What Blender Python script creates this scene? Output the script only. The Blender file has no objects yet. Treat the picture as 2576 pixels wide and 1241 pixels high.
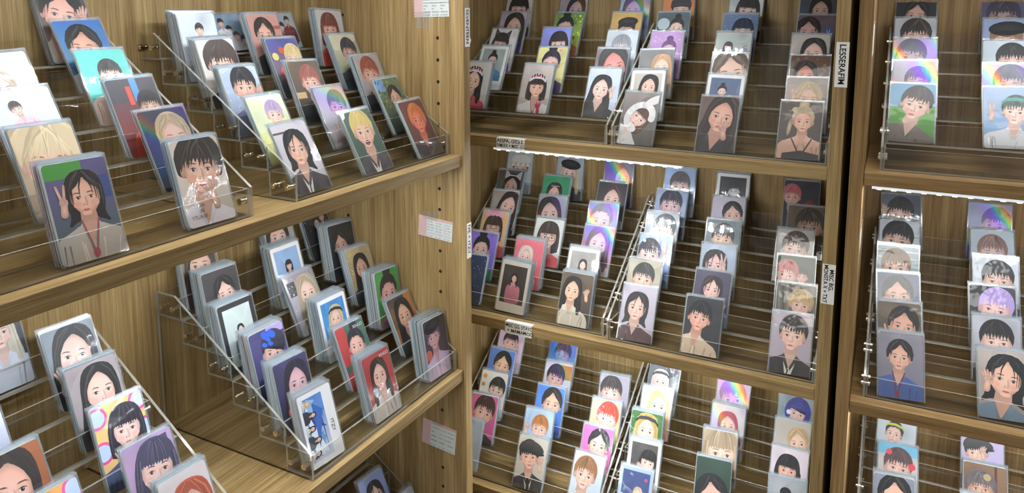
import bpy, math, random
from math import sin, cos, radians, pi
from mathutils import Matrix, Vector

# ------------------------------------------------------------------ camera, world, exposure
SC = bpy.context.scene
COL = SC.collection
YAW, PITCH, ROLL = 0.49014, 0.13611, 0.00074
CAM_AT = Vector((0.5813, -0.8962, 0.2176))
fwd = Vector((-sin(YAW) * cos(PITCH), cos(YAW) * cos(PITCH), -sin(PITCH)))
rgt = Vector((cos(YAW), sin(YAW), 0))
upv = rgt.cross(fwd)
rgt, upv = cos(ROLL) * rgt + sin(ROLL) * upv, cos(ROLL) * upv - sin(ROLL) * rgt
cam_data = bpy.data.cameras.new('camera')
cam = bpy.data.objects.new('camera', cam_data)
COL.objects.link(cam)
cam.matrix_world = Matrix((
    (rgt.x, upv.x, -fwd.x, CAM_AT.x), (rgt.y, upv.y, -fwd.y, CAM_AT.y),
    (rgt.z, upv.z, -fwd.z, CAM_AT.z), (0, 0, 0, 1)))
cam_data.sensor_width = 36.0
cam_data.lens = 1928.48 / 2576 * 36.0
cam_data.shift_y = -(620.5 - 275.0) / 2576.0      # the photograph is the lower part of a taller frame
cam_data.clip_start = 0.02
SC.camera = cam
vs = SC.view_settings
vs.view_transform = 'Standard'
vs.look = 'None'
vs.gamma = 1.0
vs.use_curve_mapping = False
vs.exposure = 0.55
SC.cycles.transparent_max_bounces = 40
SC.cycles.max_bounces = 5
SC.cycles.diffuse_bounces = 3
SC.cycles.glossy_bounces = 2
SC.cycles.use_adaptive_sampling = True
SC.cycles.adaptive_threshold = 0.16
SC.cycles.caustics_reflective = False
SC.cycles.caustics_refractive = False
world = bpy.data.worlds.new('shop_ambience')
SC.world = world
world.use_nodes = True
world.node_tree.nodes['Background'].inputs[0].default_value = (0.95, 0.97, 1.0, 1)
world.node_tree.nodes['Background'].inputs[1].default_value = 0.13


def area(name, loc, rot, sx, sy, power, col=(1, 1, 1), parent=None):
    d = bpy.data.lights.new(name, 'AREA')
    d.shape = 'RECTANGLE'
    d.size, d.size_y, d.energy, d.color = sx, sy, power, col
    o = bpy.data.objects.new(name, d)
    COL.objects.link(o)
    o.location, o.rotation_euler = loc, rot
    o.parent = parent
    return o


# ceiling luminaires of the shop, about 1.3 m above eye level
area('ceiling_light', (0.55, -0.75, 1.75), (0, 0, 0), 1.2, 0.9, 10.0, (1.0, 0.97, 0.92))
area('ceiling_light', (0.55, -2.2, 1.75), (0, 0, 0), 1.2, 0.9, 20.0, (1.0, 0.97, 0.92))

# ------------------------------------------------------------------ materials
def lin(h):
    return tuple(((c / 12.92) if c <= 0.04045 else ((c + 0.055) / 1.055) ** 2.4)
                 for c in (int(h[i:i + 2], 16) / 255 for i in (0, 2, 4)))


MATS = {}


def new_mat(name):
    m = bpy.data.materials.new(name)
    m.use_nodes = True
    MATS[name] = m
    nt = m.node_tree
    return m, nt, nt.nodes['Principled BSDF'], nt.nodes['Material Output']


def plain(name, hexcol, rough=0.5, metal=0.0, spec=0.5):
    m, nt, b, o = new_mat(name)
    b.inputs['Base Color'].default_value = (*lin(hexcol), 1)
    b.inputs['Roughness'].default_value = rough
    b.inputs['Metallic'].default_value = metal
    b.inputs['Specular IOR Level'].default_value = spec
    return m


def wood(name, axis, dark, mid, light, rough=0.5):
    """oak veneer; grain runs along the given object axis"""
    m, nt, b, o = new_mat(name)
    N, L = nt.nodes, nt.links
    tc = N.new('ShaderNodeTexCoord')

    def mapped(across, along):
        mp = N.new('ShaderNodeMapping')
        s = [across] * 3
        s['xyz'.index(axis)] = along
        mp.inputs['Scale'].default_value = s
        L.new(tc.outputs['Object'], mp.inputs['Vector'])
        return mp
    n1 = N.new('ShaderNodeTexNoise')
    n1.inputs['Scale'].default_value = 1.0
    n1.inputs['Detail'].default_value = 5
    n1.inputs['Roughness'].default_value = 0.6
    L.new(mapped(260, 6).outputs[0], n1.inputs['Vector'])
    n2 = N.new('ShaderNodeTexNoise')
    n2.inputs['Scale'].default_value = 1.0
    n2.inputs['Detail'].default_value = 3
    n2.inputs['Distortion'].default_value = 0.6
    L.new(mapped(46, 2.2).outputs[0], n2.inputs['Vector'])
    n3 = N.new('ShaderNodeTexNoise')
    n3.inputs['Scale'].default_value = 1.0
    n3.inputs['Detail'].default_value = 2
    L.new(mapped(820, 16).outputs[0], n3.inputs['Vector'])
    mix = N.new('ShaderNodeMix')
    mix.inputs[0].default_value = 0.5
    L.new(n1.outputs['Fac'], mix.inputs[2])
    L.new(n2.outputs['Fac'], mix.inputs[3])
    ramp = N.new('ShaderNodeValToRGB')
    e = ramp.color_ramp.elements
    e[0].position, e[0].color = 0.34, (*lin(dark), 1)
    e[1].position, e[1].color = 0.68, (*lin(light), 1)
    x = e.new(0.50)
    x.color = (*lin(mid), 1)
    L.new(mix.outputs[0], ramp.inputs['Fac'])
    r2 = N.new('ShaderNodeValToRGB')
    r2.color_ramp.elements[0].position, r2.color_ramp.elements[0].color = 0.36, (0.62, 0.58, 0.52, 1)
    r2.color_ramp.elements[1].position, r2.color_ramp.elements[1].color = 0.52, (1, 1, 1, 1)
    L.new(n3.outputs['Fac'], r2.inputs['Fac'])
    mul = N.new('ShaderNodeMix')
    mul.data_type = 'RGBA'
    mul.blend_type = 'MULTIPLY'
    mul.inputs[0].default_value = 0.7
    L.new(ramp.outputs['Color'], mul.inputs[6])
    L.new(r2.outputs['Color'], mul.inputs[7])
    L.new(mul.outputs[2], b.inputs['Base Color'])
    b.inputs['Roughness'].default_value = rough
    b.inputs['Specular IOR Level'].default_value = 0.35
    bp = N.new('ShaderNodeBump')
    bp.inputs['Strength'].default_value = 0.12
    bp.inputs['Distance'].default_value = 0.001
    L.new(n3.outputs['Fac'], bp.inputs['Height'])
    L.new(bp.outputs['Normal'], b.inputs['Normal'])
    return m


for ax in 'xyz':
    wood('oak_' + ax, ax, '786039', '9a8055', 'baa273')
    wood('oak_brown_' + ax, ax, '725a37', '92744a', 'ae9265')


def clear(name, tint, gloss_col, rough, ior, milk=0.0, milk_col='dfe6ea', bump=0.0, scale=60.0, film=False, gain=1.0):
    """clear plastic: straight-through transmission plus Fresnel reflection"""
    m, nt, b, o = new_mat(name)
    N, L = nt.nodes, nt.links
    tr = N.new('ShaderNodeBsdfTransparent')
    tr.inputs[0].default_value = (*tint, 1)
    # Schlick reflectance, the same from both sides of the sheet
    ge = N.new('ShaderNodeNewGeometry')
    dt = N.new('ShaderNodeVectorMath')
    dt.operation = 'DOT_PRODUCT'
    L.new(ge.outputs['Normal'], dt.inputs[0])
    L.new(ge.outputs['Incoming'], dt.inputs[1])
    ab = N.new('ShaderNodeMath')
    ab.operation = 'ABSOLUTE'
    L.new(dt.outputs['Value'], ab.inputs[0])
    om = N.new('ShaderNodeMath')
    om.operation = 'SUBTRACT'
    om.inputs[0].default_value = 1.0
    L.new(ab.outputs[0], om.inputs[1])
    pw = N.new('ShaderNodeMath')
    pw.operation = 'POWER'
    pw.inputs[1].default_value = 5.0
    L.new(om.outputs[0], pw.inputs[0])
    f0 = ((ior - 1) / (ior + 1)) ** 2
    fr = N.new('ShaderNodeMath')
    fr.operation = 'MULTIPLY_ADD'
    fr.inputs[1].default_value = 1 - f0
    fr.inputs[2].default_value = f0
    L.new(pw.outputs[0], fr.inputs[0])
    last = tr
    if milk > 0:
        df = N.new('ShaderNodeBsdfDiffuse')
        df.inputs[0].default_value = (*lin(milk_col), 1)
        mx = N.new('ShaderNodeMixShader')
        mx.inputs[0].default_value = milk
        L.new(tr.outputs[0], mx.inputs[1])
        L.new(df.outputs[0], mx.inputs[2])
        last = mx
    if film:      # holographic foil: reflection tinted by a diffraction grating
        gl = N.new('ShaderNodeBsdfGlossy')
        gl.inputs['Roughness'].default_value = 0.34
        tg = N.new('ShaderNodeVectorTransform')
        tg.vector_type = 'VECTOR'
        tg.convert_from, tg.convert_to = 'OBJECT', 'WORLD'
        tg.inputs[0].default_value = (0.82, 0.0, 0.57)
        d2 = N.new('ShaderNodeVectorMath')
        d2.operation = 'DOT_PRODUCT'
        L.new(tg.outputs[0], d2.inputs[0])
        L.new(ge.outputs['Incoming'], d2.inputs[1])
        fq = N.new('ShaderNodeMath')
        fq.operation = 'MULTIPLY'
        fq.inputs[1].default_value = 24.0
        L.new(d2.outputs['Value'], fq.inputs[0])
        fc = N.new('ShaderNodeMath')
        fc.operation = 'FRACT'
        L.new(fq.outputs[0], fc.inputs[0])
        rp = N.new('ShaderNodeValToRGB')
        es = rp.color_ramp.elements
        es[0].position, es[0].color = 0.0, (0.25, 0.25, 0.3, 1)
        es[1].position, es[1].color = 1.0, (0.25, 0.25, 0.3, 1)
        for ps, cl in ((0.34, (0.25, 0.25, 0.3)), (0.42, (1.0, 0.15, 0.05)), (0.50, (1.0, 0.85, 0.1)), (0.58, (0.1, 0.9, 0.3)), (0.66, (0.1, 0.35, 1.0)), (0.75, (0.35, 0.1, 0.9))):
            x = es.new(ps)
            x.color = (*cl, 1)
        L.new(fc.outputs[0], rp.inputs['Fac'])
        L.new(rp.outputs['Color'], gl.inputs['Color'])
    else:
        gl = N.new('ShaderNodeBsdfGlossy')
        gl.inputs['Color'].default_value = (*gloss_col, 1)
        gl.inputs['Roughness'].default_value = rough
    if bump > 0:
        tc2 = N.new('ShaderNodeTexCoord')
        nz = N.new('ShaderNodeTexNoise')
        nz.inputs['Scale'].default_value = scale
        nz.inputs['Detail'].default_value = 2
        L.new(tc2.outputs['Object'], nz.inputs['Vector'])
        bp = N.new('ShaderNodeBump')
        bp.inputs['Strength'].default_value = bump
        bp.inputs['Distance'].default_value = 0.002
        L.new(nz.outputs['Fac'], bp.inputs['Height'])
        L.new(bp.outputs['Normal'], gl.inputs['Normal'])
    mix = N.new('ShaderNodeMixShader')
    if gain != 1.0:
        mm = N.new('ShaderNodeMath')
        mm.operation = 'MULTIPLY'
        mm.use_clamp = True
        mm.inputs[1].default_value = gain
        L.new(fr.outputs[0], mm.inputs[0])
        L.new(mm.outputs[0], mix.inputs[0])
    else:
        L.new(fr.outputs[0], mix.inputs[0])
    L.new(last.outputs[0], mix.inputs[1])
    L.new(gl.outputs[0], mix.inputs[2])
    L.new(mix.outputs[0], o.inputs['Surface'])
    return m


clear('acrylic', (0.965, 0.965, 0.955), (1, 1, 1), 0.02, 1.46)
clear('acrylic_edge', (0.75, 0.75, 0.72), (1, 1, 1), 0.10, 1.5, milk=0.38, milk_col='d8d6cc')
clear('sleeve_film', (0.97, 0.975, 0.98), (1, 1, 1), 0.06, 1.42, milk=0.03, bump=0.35, scale=38.0, gain=1.0)
clear('sleeve_rim', (0.94, 0.955, 0.965), (1, 1, 1), 0.12, 1.48, milk=0.13, milk_col='d6dfe3', gain=1.4)
clear('foil_film', (0.96, 0.96, 0.98), (1, 1, 1), 0.10, 1.45, milk=0.02, film=True, gain=6.0)
clear('tape_film', (0.95, 0.95, 0.93), (1, 1, 1), 0.08, 1.45, milk=0.10, bump=0.8, scale=120.0, gain=1.5)

m, nt, b, o = new_mat('print')
at = nt.nodes.new('ShaderNodeAttribute')
at.attribute_name = 'Col'
nt.links.new(at.outputs['Color'], b.inputs['Base Color'])
b.inputs['Roughness'].default_value = 0.42
b.inputs['Specular IOR Level'].default_value = 0.35
plain('bolt_metal', 'efe6d4', 0.16, 1.0)
plain('card_white', 'e4e2de', 0.55)
plain('paper', 'e9e8e2', 0.7)
plain('paper_grey', 'c9cdc8', 0.7)
plain('paper_pink', 'c9a9a4', 0.7)
plain('ink', '1b1a1c', 0.6)
plain('dark_hole', '140e08', 0.8)
plain('charcoal_wall', '17171a', 0.8)
sb = plain('strip_body', 'e8eaec', 0.35)
sb.node_tree.nodes['Principled BSDF'].inputs['Emission Color'].default_value = (0.85, 0.92, 1, 1)
sb.node_tree.nodes['Principled BSDF'].inputs['Emission Strength'].default_value = 0.3
plain('floor_vinyl', '8a8175', 0.5)
BACK_COLS = ['dfe3e6', 'c9d3d8', 'b7c4cc', 'd9d2cc', '8fa6b4', '4a4f5c', 'b9a9c4', 'a9c4bc', '7c6a70', 'e7dfd2', '9c4a58', '3a6a78', '26242a', 'c9b48a']
for i, h in enumerate(BACK_COLS):
    plain('card_tone_%d' % i, h, 0.5)

# ------------------------------------------------------------------ mesh helpers
class MB:
    def __init__(s):
        s.v, s.f, s.m = [], [], []

    def quad_box(s, x0, x1, y0, y1, z0, z1, mi=0, edge_mi=None, thin=0.0045):
        k = len(s.v)
        s.v += [(x, y, z) for z in (z0, z1) for y in (y0, y1) for x in (x0, x1)]
        dx, dy, dz = x1 - x0, y1 - y0, z1 - z0
        fs = [((0, 2, 3, 1), dx, dy), ((4, 5, 7, 6), dx, dy), ((0, 1, 5, 4), dx, dz), ((2, 6, 7, 3), dx, dz), ((0, 4, 6, 2), dy, dz), ((1, 3, 7, 5), dy, dz)]
        for q, a, c in fs:
            s.f.append([k + i for i in q])
            s.m.append(edge_mi if edge_mi is not None and min(a, c) < thin else mi)
        return s

    def prism(s, pts, x0, x1, mi=0, edge_mi=None):
        """outline in the y-z plane, extruded along x"""
        k, n = len(s.v), len(pts)
        s.v += [(x0, y, z) for y, z in pts] + [(x1, y, z) for y, z in pts]
        s.f.append([k + i for i in range(n)]); s.m.append(mi)
        s.f.append([k + n + i for i in reversed(range(n))]); s.m.append(mi)
        for i in range(n):
            j = (i + 1) % n
            s.f.append([k + i, k + n + i, k + n + j, k + j])
            s.m.append(mi if edge_mi is None else edge_mi)
        return s

    def cyl(s, c, axis, r, l, n=12, mi=0):
        k = len(s.v)
        ai = 'xyz'.index(axis)
        o1, o2 = [i for i in range(3) if i != ai]
        for e in (0, l):
            for i in range(n):
                p = list(c)
                p[ai] += e
                p[o1] += r * cos(2 * pi * i / n)
                p[o2] += r * sin(2 * pi * i / n)
                s.v.append(tuple(p))
        s.f.append([k + i for i in range(n)]); s.m.append(mi)
        s.f.append([k + n + i for i in reversed(range(n))]); s.m.append(mi)
        for i in range(n):
            j = (i + 1) % n
            s.f.append([k + i, k + n + i, k + n + j, k + j]); s.m.append(mi)
        return s

    def mesh(s, name, mats):
        me = bpy.data.meshes.new(name)
        me.from_pydata(s.v, [], s.f)
        for q in (mats if isinstance(mats, (list, tuple)) else [mats]):
            me.materials.append(MATS[q])
        me.polygons.foreach_set('material_index', s.m)
        me.update()
        return me


def put(name, me, parent=None, loc=(0, 0, 0), rot=(0, 0, 0)):
    o = bpy.data.objects.new(name, me)
    COL.objects.link(o)
    o.parent = parent
    o.location, o.rotation_euler = loc, rot
    return o


def tag(o, label, cat, group=None, kind=None):
    o['label'] = label
    o['category'] = cat
    if group:
        o['group'] = group
    if kind:
        o['kind'] = kind
    return o


def bevelled(o, w=0.0008):
    md = o.modifiers.new('soft_edges', 'BEVEL')
    md.width = w
    md.segments = 2
    md.limit_method = 'ANGLE'
    return o


# ------------------------------------------------------------------ measurements (metres)
T = 0.0173                   # board thickness
YC = 0.1854                  # front of the middle bay
ZL = (0.331, 0.0, -0.3314, -0.655)
ZC = (0.315, 0.0015, -0.3116, -0.6275)
ZR = (0.315, 0.0, -0.3175, -0.635)
AR = 0.030
PIV = (0.5056, 0.1866)
DEP = 0.268
Z_BOT, Z_TOP = -1.25, 0.78

# ------------------------------------------------------------------ the setting
fl = put('floor', MB().quad_box(-1.2, 2.4, -3.0, 1.0, Z_BOT - 0.05, Z_BOT).mesh('floor', 'floor_vinyl'))
fl['kind'] = 'structure'
wb = put('wall_back', MB().quad_box(-0.6, 2.4, 0.62, 0.67, Z_BOT, 1.7).mesh('wall_back', 'charcoal_wall'))
wb['kind'] = 'structure'
wl = put('wall_left', MB().quad_box(-0.60, -0.55, -3.0, 0.62, Z_BOT, 1.7).mesh('wall_left', 'charcoal_wall'))
wl['kind'] = 'structure'


# ------------------------------------------------------------------ bookcases (local: x along the front, y into depth, z up, origin at front left on z = 0)
def bookcase(label, loc, rz, width, proud, shelves, oak):
    r = put('bookcase', None, None, loc, (0, 0, rz))
    tag(r, label, 'bookcase', 'oak bookcases')
    for nm, x0, x1 in (('side_panel', -T, 0), ('side_panel', width, width + T)):
        p = bevelled(put(nm, MB().quad_box(x0, x1, -proud, DEP + 0.010, Z_BOT, Z_TOP).mesh(nm, oak + '_z'), r))
        hole = MB()
        if x1 > width:
            hm = MB().cyl((0, 0, 0), 'x', 0.0026, 0.0006, 12).mesh('pin_hole', 'dark_hole')
            for hz in [0.1692 + k * 0.0320 for k in range(-45, 16)]:
                if any(abs(hz - (z - T / 2)) < 0.012 for z in shelves) or hz < -1.2:
                    continue
                for hy in (0.0392, 0.215):
                    put('pin_hole', hm, p, (width - 0.00004, hy, hz))
    put('back_panel', MB().quad_box(0, width, DEP, DEP + 0.008, Z_BOT, Z_TOP).mesh('back_panel', oak + '_z'), r)
    for z in list(shelves) + [-0.95, Z_BOT + T, Z_TOP]:
        bevelled(put('shelf', MB().quad_box(0.0004, width - 0.0004, 0, DEP - 0.0004, z - T, z).mesh('shelf', oak + '_x'), r))
    return r


BAY_L = bookcase('oak bookcase with shelf-pin holes and taped paper charts on its end panel', (0.0, -0.72, 0), pi / 2, 0.7572, 0.005, ZL, 'oak')
BAY_C = bookcase('oak bookcase between the corner and the black gap, lit by a strip', (-0.18, YC, 0), 0, 0.6611, 0.002, ZC, 'oak')
BAY_R = bookcase('redder oak bookcase beyond the narrow black gap', (PIV[0] + 0.0194 * cos(AR), PIV[1] + 0.0178 * sin(AR), 0), AR, 0.66, 0.002, ZR, 'oak_brown')


# ------------------------------------------------------------------ led strips
LED_CH = {}
CHIP_AREA = 0.0050 * 0.0042 + 2 * (0.0050 + 0.0042) * 0.0009


def led_chip(watts):
    k = round(watts, 4)
    if k not in LED_CH:
        m, nt, b, o = new_mat('led_glow_%d' % len(LED_CH))
        b.inputs['Base Color'].default_value = (1, 1, 1, 1)
        b.inputs['Emission Color'].default_value = (0.91, 0.955, 1, 1)
        b.inputs['Emission Strength'].default_value = watts / (pi * CHIP_AREA)
        LED_CH[k] = MB().quad_box(-0.0025, 0.0025, -0.0021, 0.0021, -0.0009, 0.0).mesh('led', m.name)
    return LED_CH[k]


def led_strip(label, loc, rz, length, power):
    r = put('led_strip', None, None, loc, (0, 0, rz))
    tag(r, label, 'light strip', 'led strips under the shelves')
    put('channel', MB().quad_box(0, length, -0.0045, 0.0045, -0.0035, 0).mesh('channel', 'strip_body'), r)
    n = int(length / 0.0167)
    for i in range(n):
        put('led', led_chip(power / n), r, ((i + 0.5) * length / n, 0, -0.0035))
    return r


led_strip('glowing led strip along the shelf edge above the cat-ear card', (-0.031, YC + 0.0052, ZC[1] - T), 0, 0.315, 1.15)
led_strip('led strip under the top shelf of the middle bookcase', (-0.031, YC + 0.03, ZC[0] - T), 0, 0.32, 0.9)
led_strip('led strip under the shelf carrying the burgundy shirt card', (-0.031, YC + 0.03, ZC[2] - T), 0, 0.42, 1.9)
cr, sr = cos(AR), sin(AR)
RP = lambda x, y: (PIV[0] + cr * x - sr * y, PIV[1] + sr * x + cr * y)
for z, lb, pw in ((ZR[1], 'glowing led strip along the shelf edge beyond the black gap', 1.3), (ZR[0], 'led strip under the top shelf beyond the black gap', 1.3), (ZR[2], 'led strip under the middle shelf beyond the black gap', 1.8)):
    q = RP(0.030, 0.0052 if z == ZR[1] else 0.03)
    led_strip(lb, (q[0], q[1], z - T), AR, 0.55, pw)
led_strip('led strip under the topmost shelf of the pin-hole bookcase', (-0.03, -0.66, ZL[0] - T), pi / 2, 0.62, 2.3)
led_strip('led strip under the upper shelf of the pin-hole bookcase', (-0.03, -0.66, ZL[1] - T), pi / 2, 0.60, 1.9)
led_strip('led strip under the lower shelf of the pin-hole bookcase', (-0.03, -0.66, ZL[2] - T), pi / 2, 0.60, 0.5)

# ------------------------------------------------------------------ acrylic stands
SW, TD = 0.313, 0.0428
PANEL = MB().prism([(0, 0), (0, 0.031), (0.222, 0.183), (0.2555, 0.183), (0.2555, 0)], 0, 0.003, 0, 1).mesh('side_panel', ['acrylic', 'acrylic_edge'])
t_ = MB()
tx0, tx1, th = 0.0036, SW - 0.0036, 0.0024
t_.quad_box(tx0, tx1, 0.0, th, 0, 0.030, 0, 1)                       # front lip
t_.quad_box(tx0, tx1, th, TD - th, 0, th, 0, 1)                      # bottom
t_.quad_box(tx0, tx1, TD - th, TD, 0, 0.0298, 0, 1)                  # back
t_.quad_box(tx0, tx0 + 0.002, th, TD - th, th, 0.0298, 0, 1)
t_.quad_box(tx1 - 0.002, tx1, th, TD - th, th, 0.0298, 0, 1)
TRAY = t_.mesh('tray', ['acrylic', 'acrylic_edge'])
BOLT = MB().cyl((-0.0022, 0, 0), 'x', 0.0036, 0.0024).cyl((-0.0030, 0, 0), 'x', 0.0016, 0.0008).cyl((0, 0, 0), 'x', 0.0025, 0.0055).cyl((0.0055, 0, 0), 'x', 0.0034, 0.0028).mesh('bolt', 'bolt_metal')
STANDS = {
    'LA1': ((-0.0185, -0.654), ZL[1], pi / 2, 'clear stepped acrylic card stand, upper pin-hole shelf, away from the panel'),
    'LA2': ((-0.0195, -0.279), ZL[1], pi / 2, 'clear stepped acrylic card stand, upper pin-hole shelf, next to the panel'),
    'LB1': ((-0.0095, -0.698), ZL[2], pi / 2, 'clear stepped acrylic card stand, lower pin-hole shelf, away from the panel'),
    'LB2': ((-0.0102, -0.2795), ZL[2], pi / 2, 'clear stepped acrylic card stand crammed with thick card piles, lower pin-hole shelf'),
    'LC': ((-0.0095, -0.279), ZL[3], pi / 2, 'clear stepped acrylic card stand mostly hidden under the lower pin-hole shelf'),
    'C1a': ((-0.1525, 0.2065), ZC[1], 0, 'clear stepped acrylic stand on the lit shelf, empty front step, tiara cards'),
    'C1b': ((0.1675, 0.2035), ZC[1], 0, 'clear stepped acrylic stand holding the bunny hood card'),
    'C2a': ((-0.1528, 0.2070), ZC[2], 0, 'clear stepped acrylic stand right under the glowing strip, cat-ear cards'),
    'C2b': ((0.167, 0.2000), ZC[2], 0, 'clear stepped acrylic stand holding the burgundy shirt card'),
    'C3a': ((-0.1528, 0.2030), ZC[3], 0, 'clear stepped acrylic stand holding the flat cap card'),
    'C3b': ((0.167, 0.2030), ZC[3], 0, 'clear stepped acrylic stand holding the blue fur hood card'),
    'R1': ((0.5422, 0.2110), ZR[1], AR, 'clear stepped acrylic stand beyond the black gap, empty front step'),
    'R2': ((0.5400, 0.2072), ZR[2], AR, 'clear stepped acrylic stand beyond the black gap, under the strip'),
    'R3': ((0.5410, 0.2073), ZR[3], AR, 'clear stepped acrylic stand beyond the black gap, lowest shelf'),
}
STEP_H = {'R1': 0.0290, 'C3a': 0.0275, 'C3b': 0.0265, 'R2': 0.0295, 'R3': 0.0285}
SMAT = {}
for key, ((ox, oy), oz, rz, lb) in STANDS.items():
    r = put('card_stand', None, None, (ox, oy, oz), (0, 0, rz))
    tag(r, lb, 'card stand', 'stepped acrylic card stands')
    SMAT[key] = Matrix.Translation((ox, oy, oz)) @ Matrix.Rotation(rz, 4, 'Z')
    hh = STEP_H.get(key, 0.030)
    pa = put('side_panel', PANEL, r, (0, 0, 0))
    pb = put('side_panel', PANEL, r, (SW - 0.003, 0, 0))
    for i in range(6):
        put('tray', TRAY, r, (0, i * TD, i * hh))
        for dy in (0.0105, 0.0312):
            put('bolt', BOLT, pa, (0.0, i * TD + dy, i * hh + 0.0155))
            put('bolt', BOLT, pb, (0.003, i * TD + dy, i * hh + 0.0155), (0, 0, pi))

# ------------------------------------------------------------------ card pictures: flat print drawn as coloured polygons, some with lamp glare painted in
CH = 1.5545                 # card height in card widths


def hx(h):
    return tuple(int(h[i:i + 2], 16) / 255 for i in (0, 2, 4))


def shade(c, k):
    return tuple(min(1, max(0, q * k)) for q in c)


def mixc(a, c, k):
    return tuple(p * (1 - k) + q * k for p, q in zip(a, c))


def s2l(c):
    return tuple((q / 12.92) if q <= 0.04045 else ((q + 0.055) / 1.055) ** 2.4 for q in c)


def rrect(x0, y0, x1, y1, r, n=4):
    pts = []
    for cx, cy, a in ((x1 - r, y0 + r, -90), (x1 - r, y1 - r, 0), (x0 + r, y1 - r, 90), (x0 + r, y0 + r, 180)):
        for i in range(n + 1):
            t = radians(a + 90 * i / n)
            pts.append((cx + r * cos(t), cy + r * sin(t)))
    return pts


def clip(poly, win):
    """Sutherland-Hodgman; win is convex, clockwise on screen (y down)"""
    out = poly
    for i in range(len(win)):
        ax, ay = win[i]
        bx, by = win[(i + 1) % len(win)]
        inp, out = out, []
        if not inp:
            return []
        side = lambda p: (bx - ax) * (p[1] - ay) - (by - ay) * (p[0] - ax)
        for j in range(len(inp)):
            p, q = inp[j - 1], inp[j]
            sp, sq = side(p), side(q)
            if (sp >= 0) != (sq >= 0):
                t = sp / (sp - sq)
                out.append(tuple(u + t * (v - u) for u, v in zip(p, q)))
            if sq >= 0:
                out.append(q)
    return out


class Art:
    def __init__(s, w=1.0, h=CH):
        s.polys, s.w, s.h, s.layer = [], w, h, 0
        s.win = rrect(0, 0, w, h, 0.055 * min(1, h))
        s.frame = (0, 0, w, h)

    def raw(s, pts):
        """pts: (x, y, r, g, b); kept inside the picture window"""
        p = clip(pts, s.win)
        if len(p) >= 3:
            s.polys.append((s.layer, p))

    def add(s, pts, col, col2=None):
        s.layer += 1
        if col2 is None:
            s.raw([(x, y, *col) for x, y in pts])
        else:
            lo, hi = min(p[1] for p in pts), max(p[1] for p in pts)
            s.raw([(x, y, *mixc(col, col2, (y - lo) / max(1e-6, hi - lo))) for x, y in pts])

    def fan(s, pts, c, cin, cout, ring=None):
        """soft shape: colour runs from cin at the centre c to cout at the outline"""
        s.layer += 1
        n = len(pts)
        for i in range(n):
            p, q = pts[i], pts[(i + 1) % n]
            if ring:
                k, cm = ring
                pm = (c[0] + (p[0] - c[0]) * k, c[1] + (p[1] - c[1]) * k)
                qm = (c[0] + (q[0] - c[0]) * k, c[1] + (q[1] - c[1]) * k)
                s.raw([(*c, *cin), (*pm, *cm), (*qm, *cm)])
                s.raw([(*pm, *cm), (*p, *cout), (*q, *cout), (*qm, *cm)])
            else:
                s.raw([(*c, *cin), (*p, *cout), (*q, *cout)])

    def ell(s, cx, cy, rx, ry, col, rot=0.0, n=18, col2=None):
        c, q = cos(rot), sin(rot)
        pts = [(cx + rx * cos(t) * c - ry * sin(t) * q, cy + rx * cos(t) * q + ry * sin(t) * c) for t in (2 * pi * i / n for i in range(n))]
        if col2 is None:
            s.add(pts, col)
        else:
            s.fan(pts, (cx, cy), col, col2)

    def cap(s, x0, y0, x1, y1, r0, r1, col):
        a = math.atan2(y1 - y0, x1 - x0)
        pts = [(x0 + r0 * cos(a + radians(t)), y0 + r0 * sin(a + radians(t))) for t in (90, 135, 180, 225, 270)]
        pts += [(x1 + r1 * cos(a + radians(t)), y1 + r1 * sin(a + radians(t))) for t in (-90, -45, 0, 45, 90)]
        s.fan(pts, ((x0 + x1) / 2, (y0 + y1) / 2), mixc(col, (1, 1, 1), .06), shade(col, .80))


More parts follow.
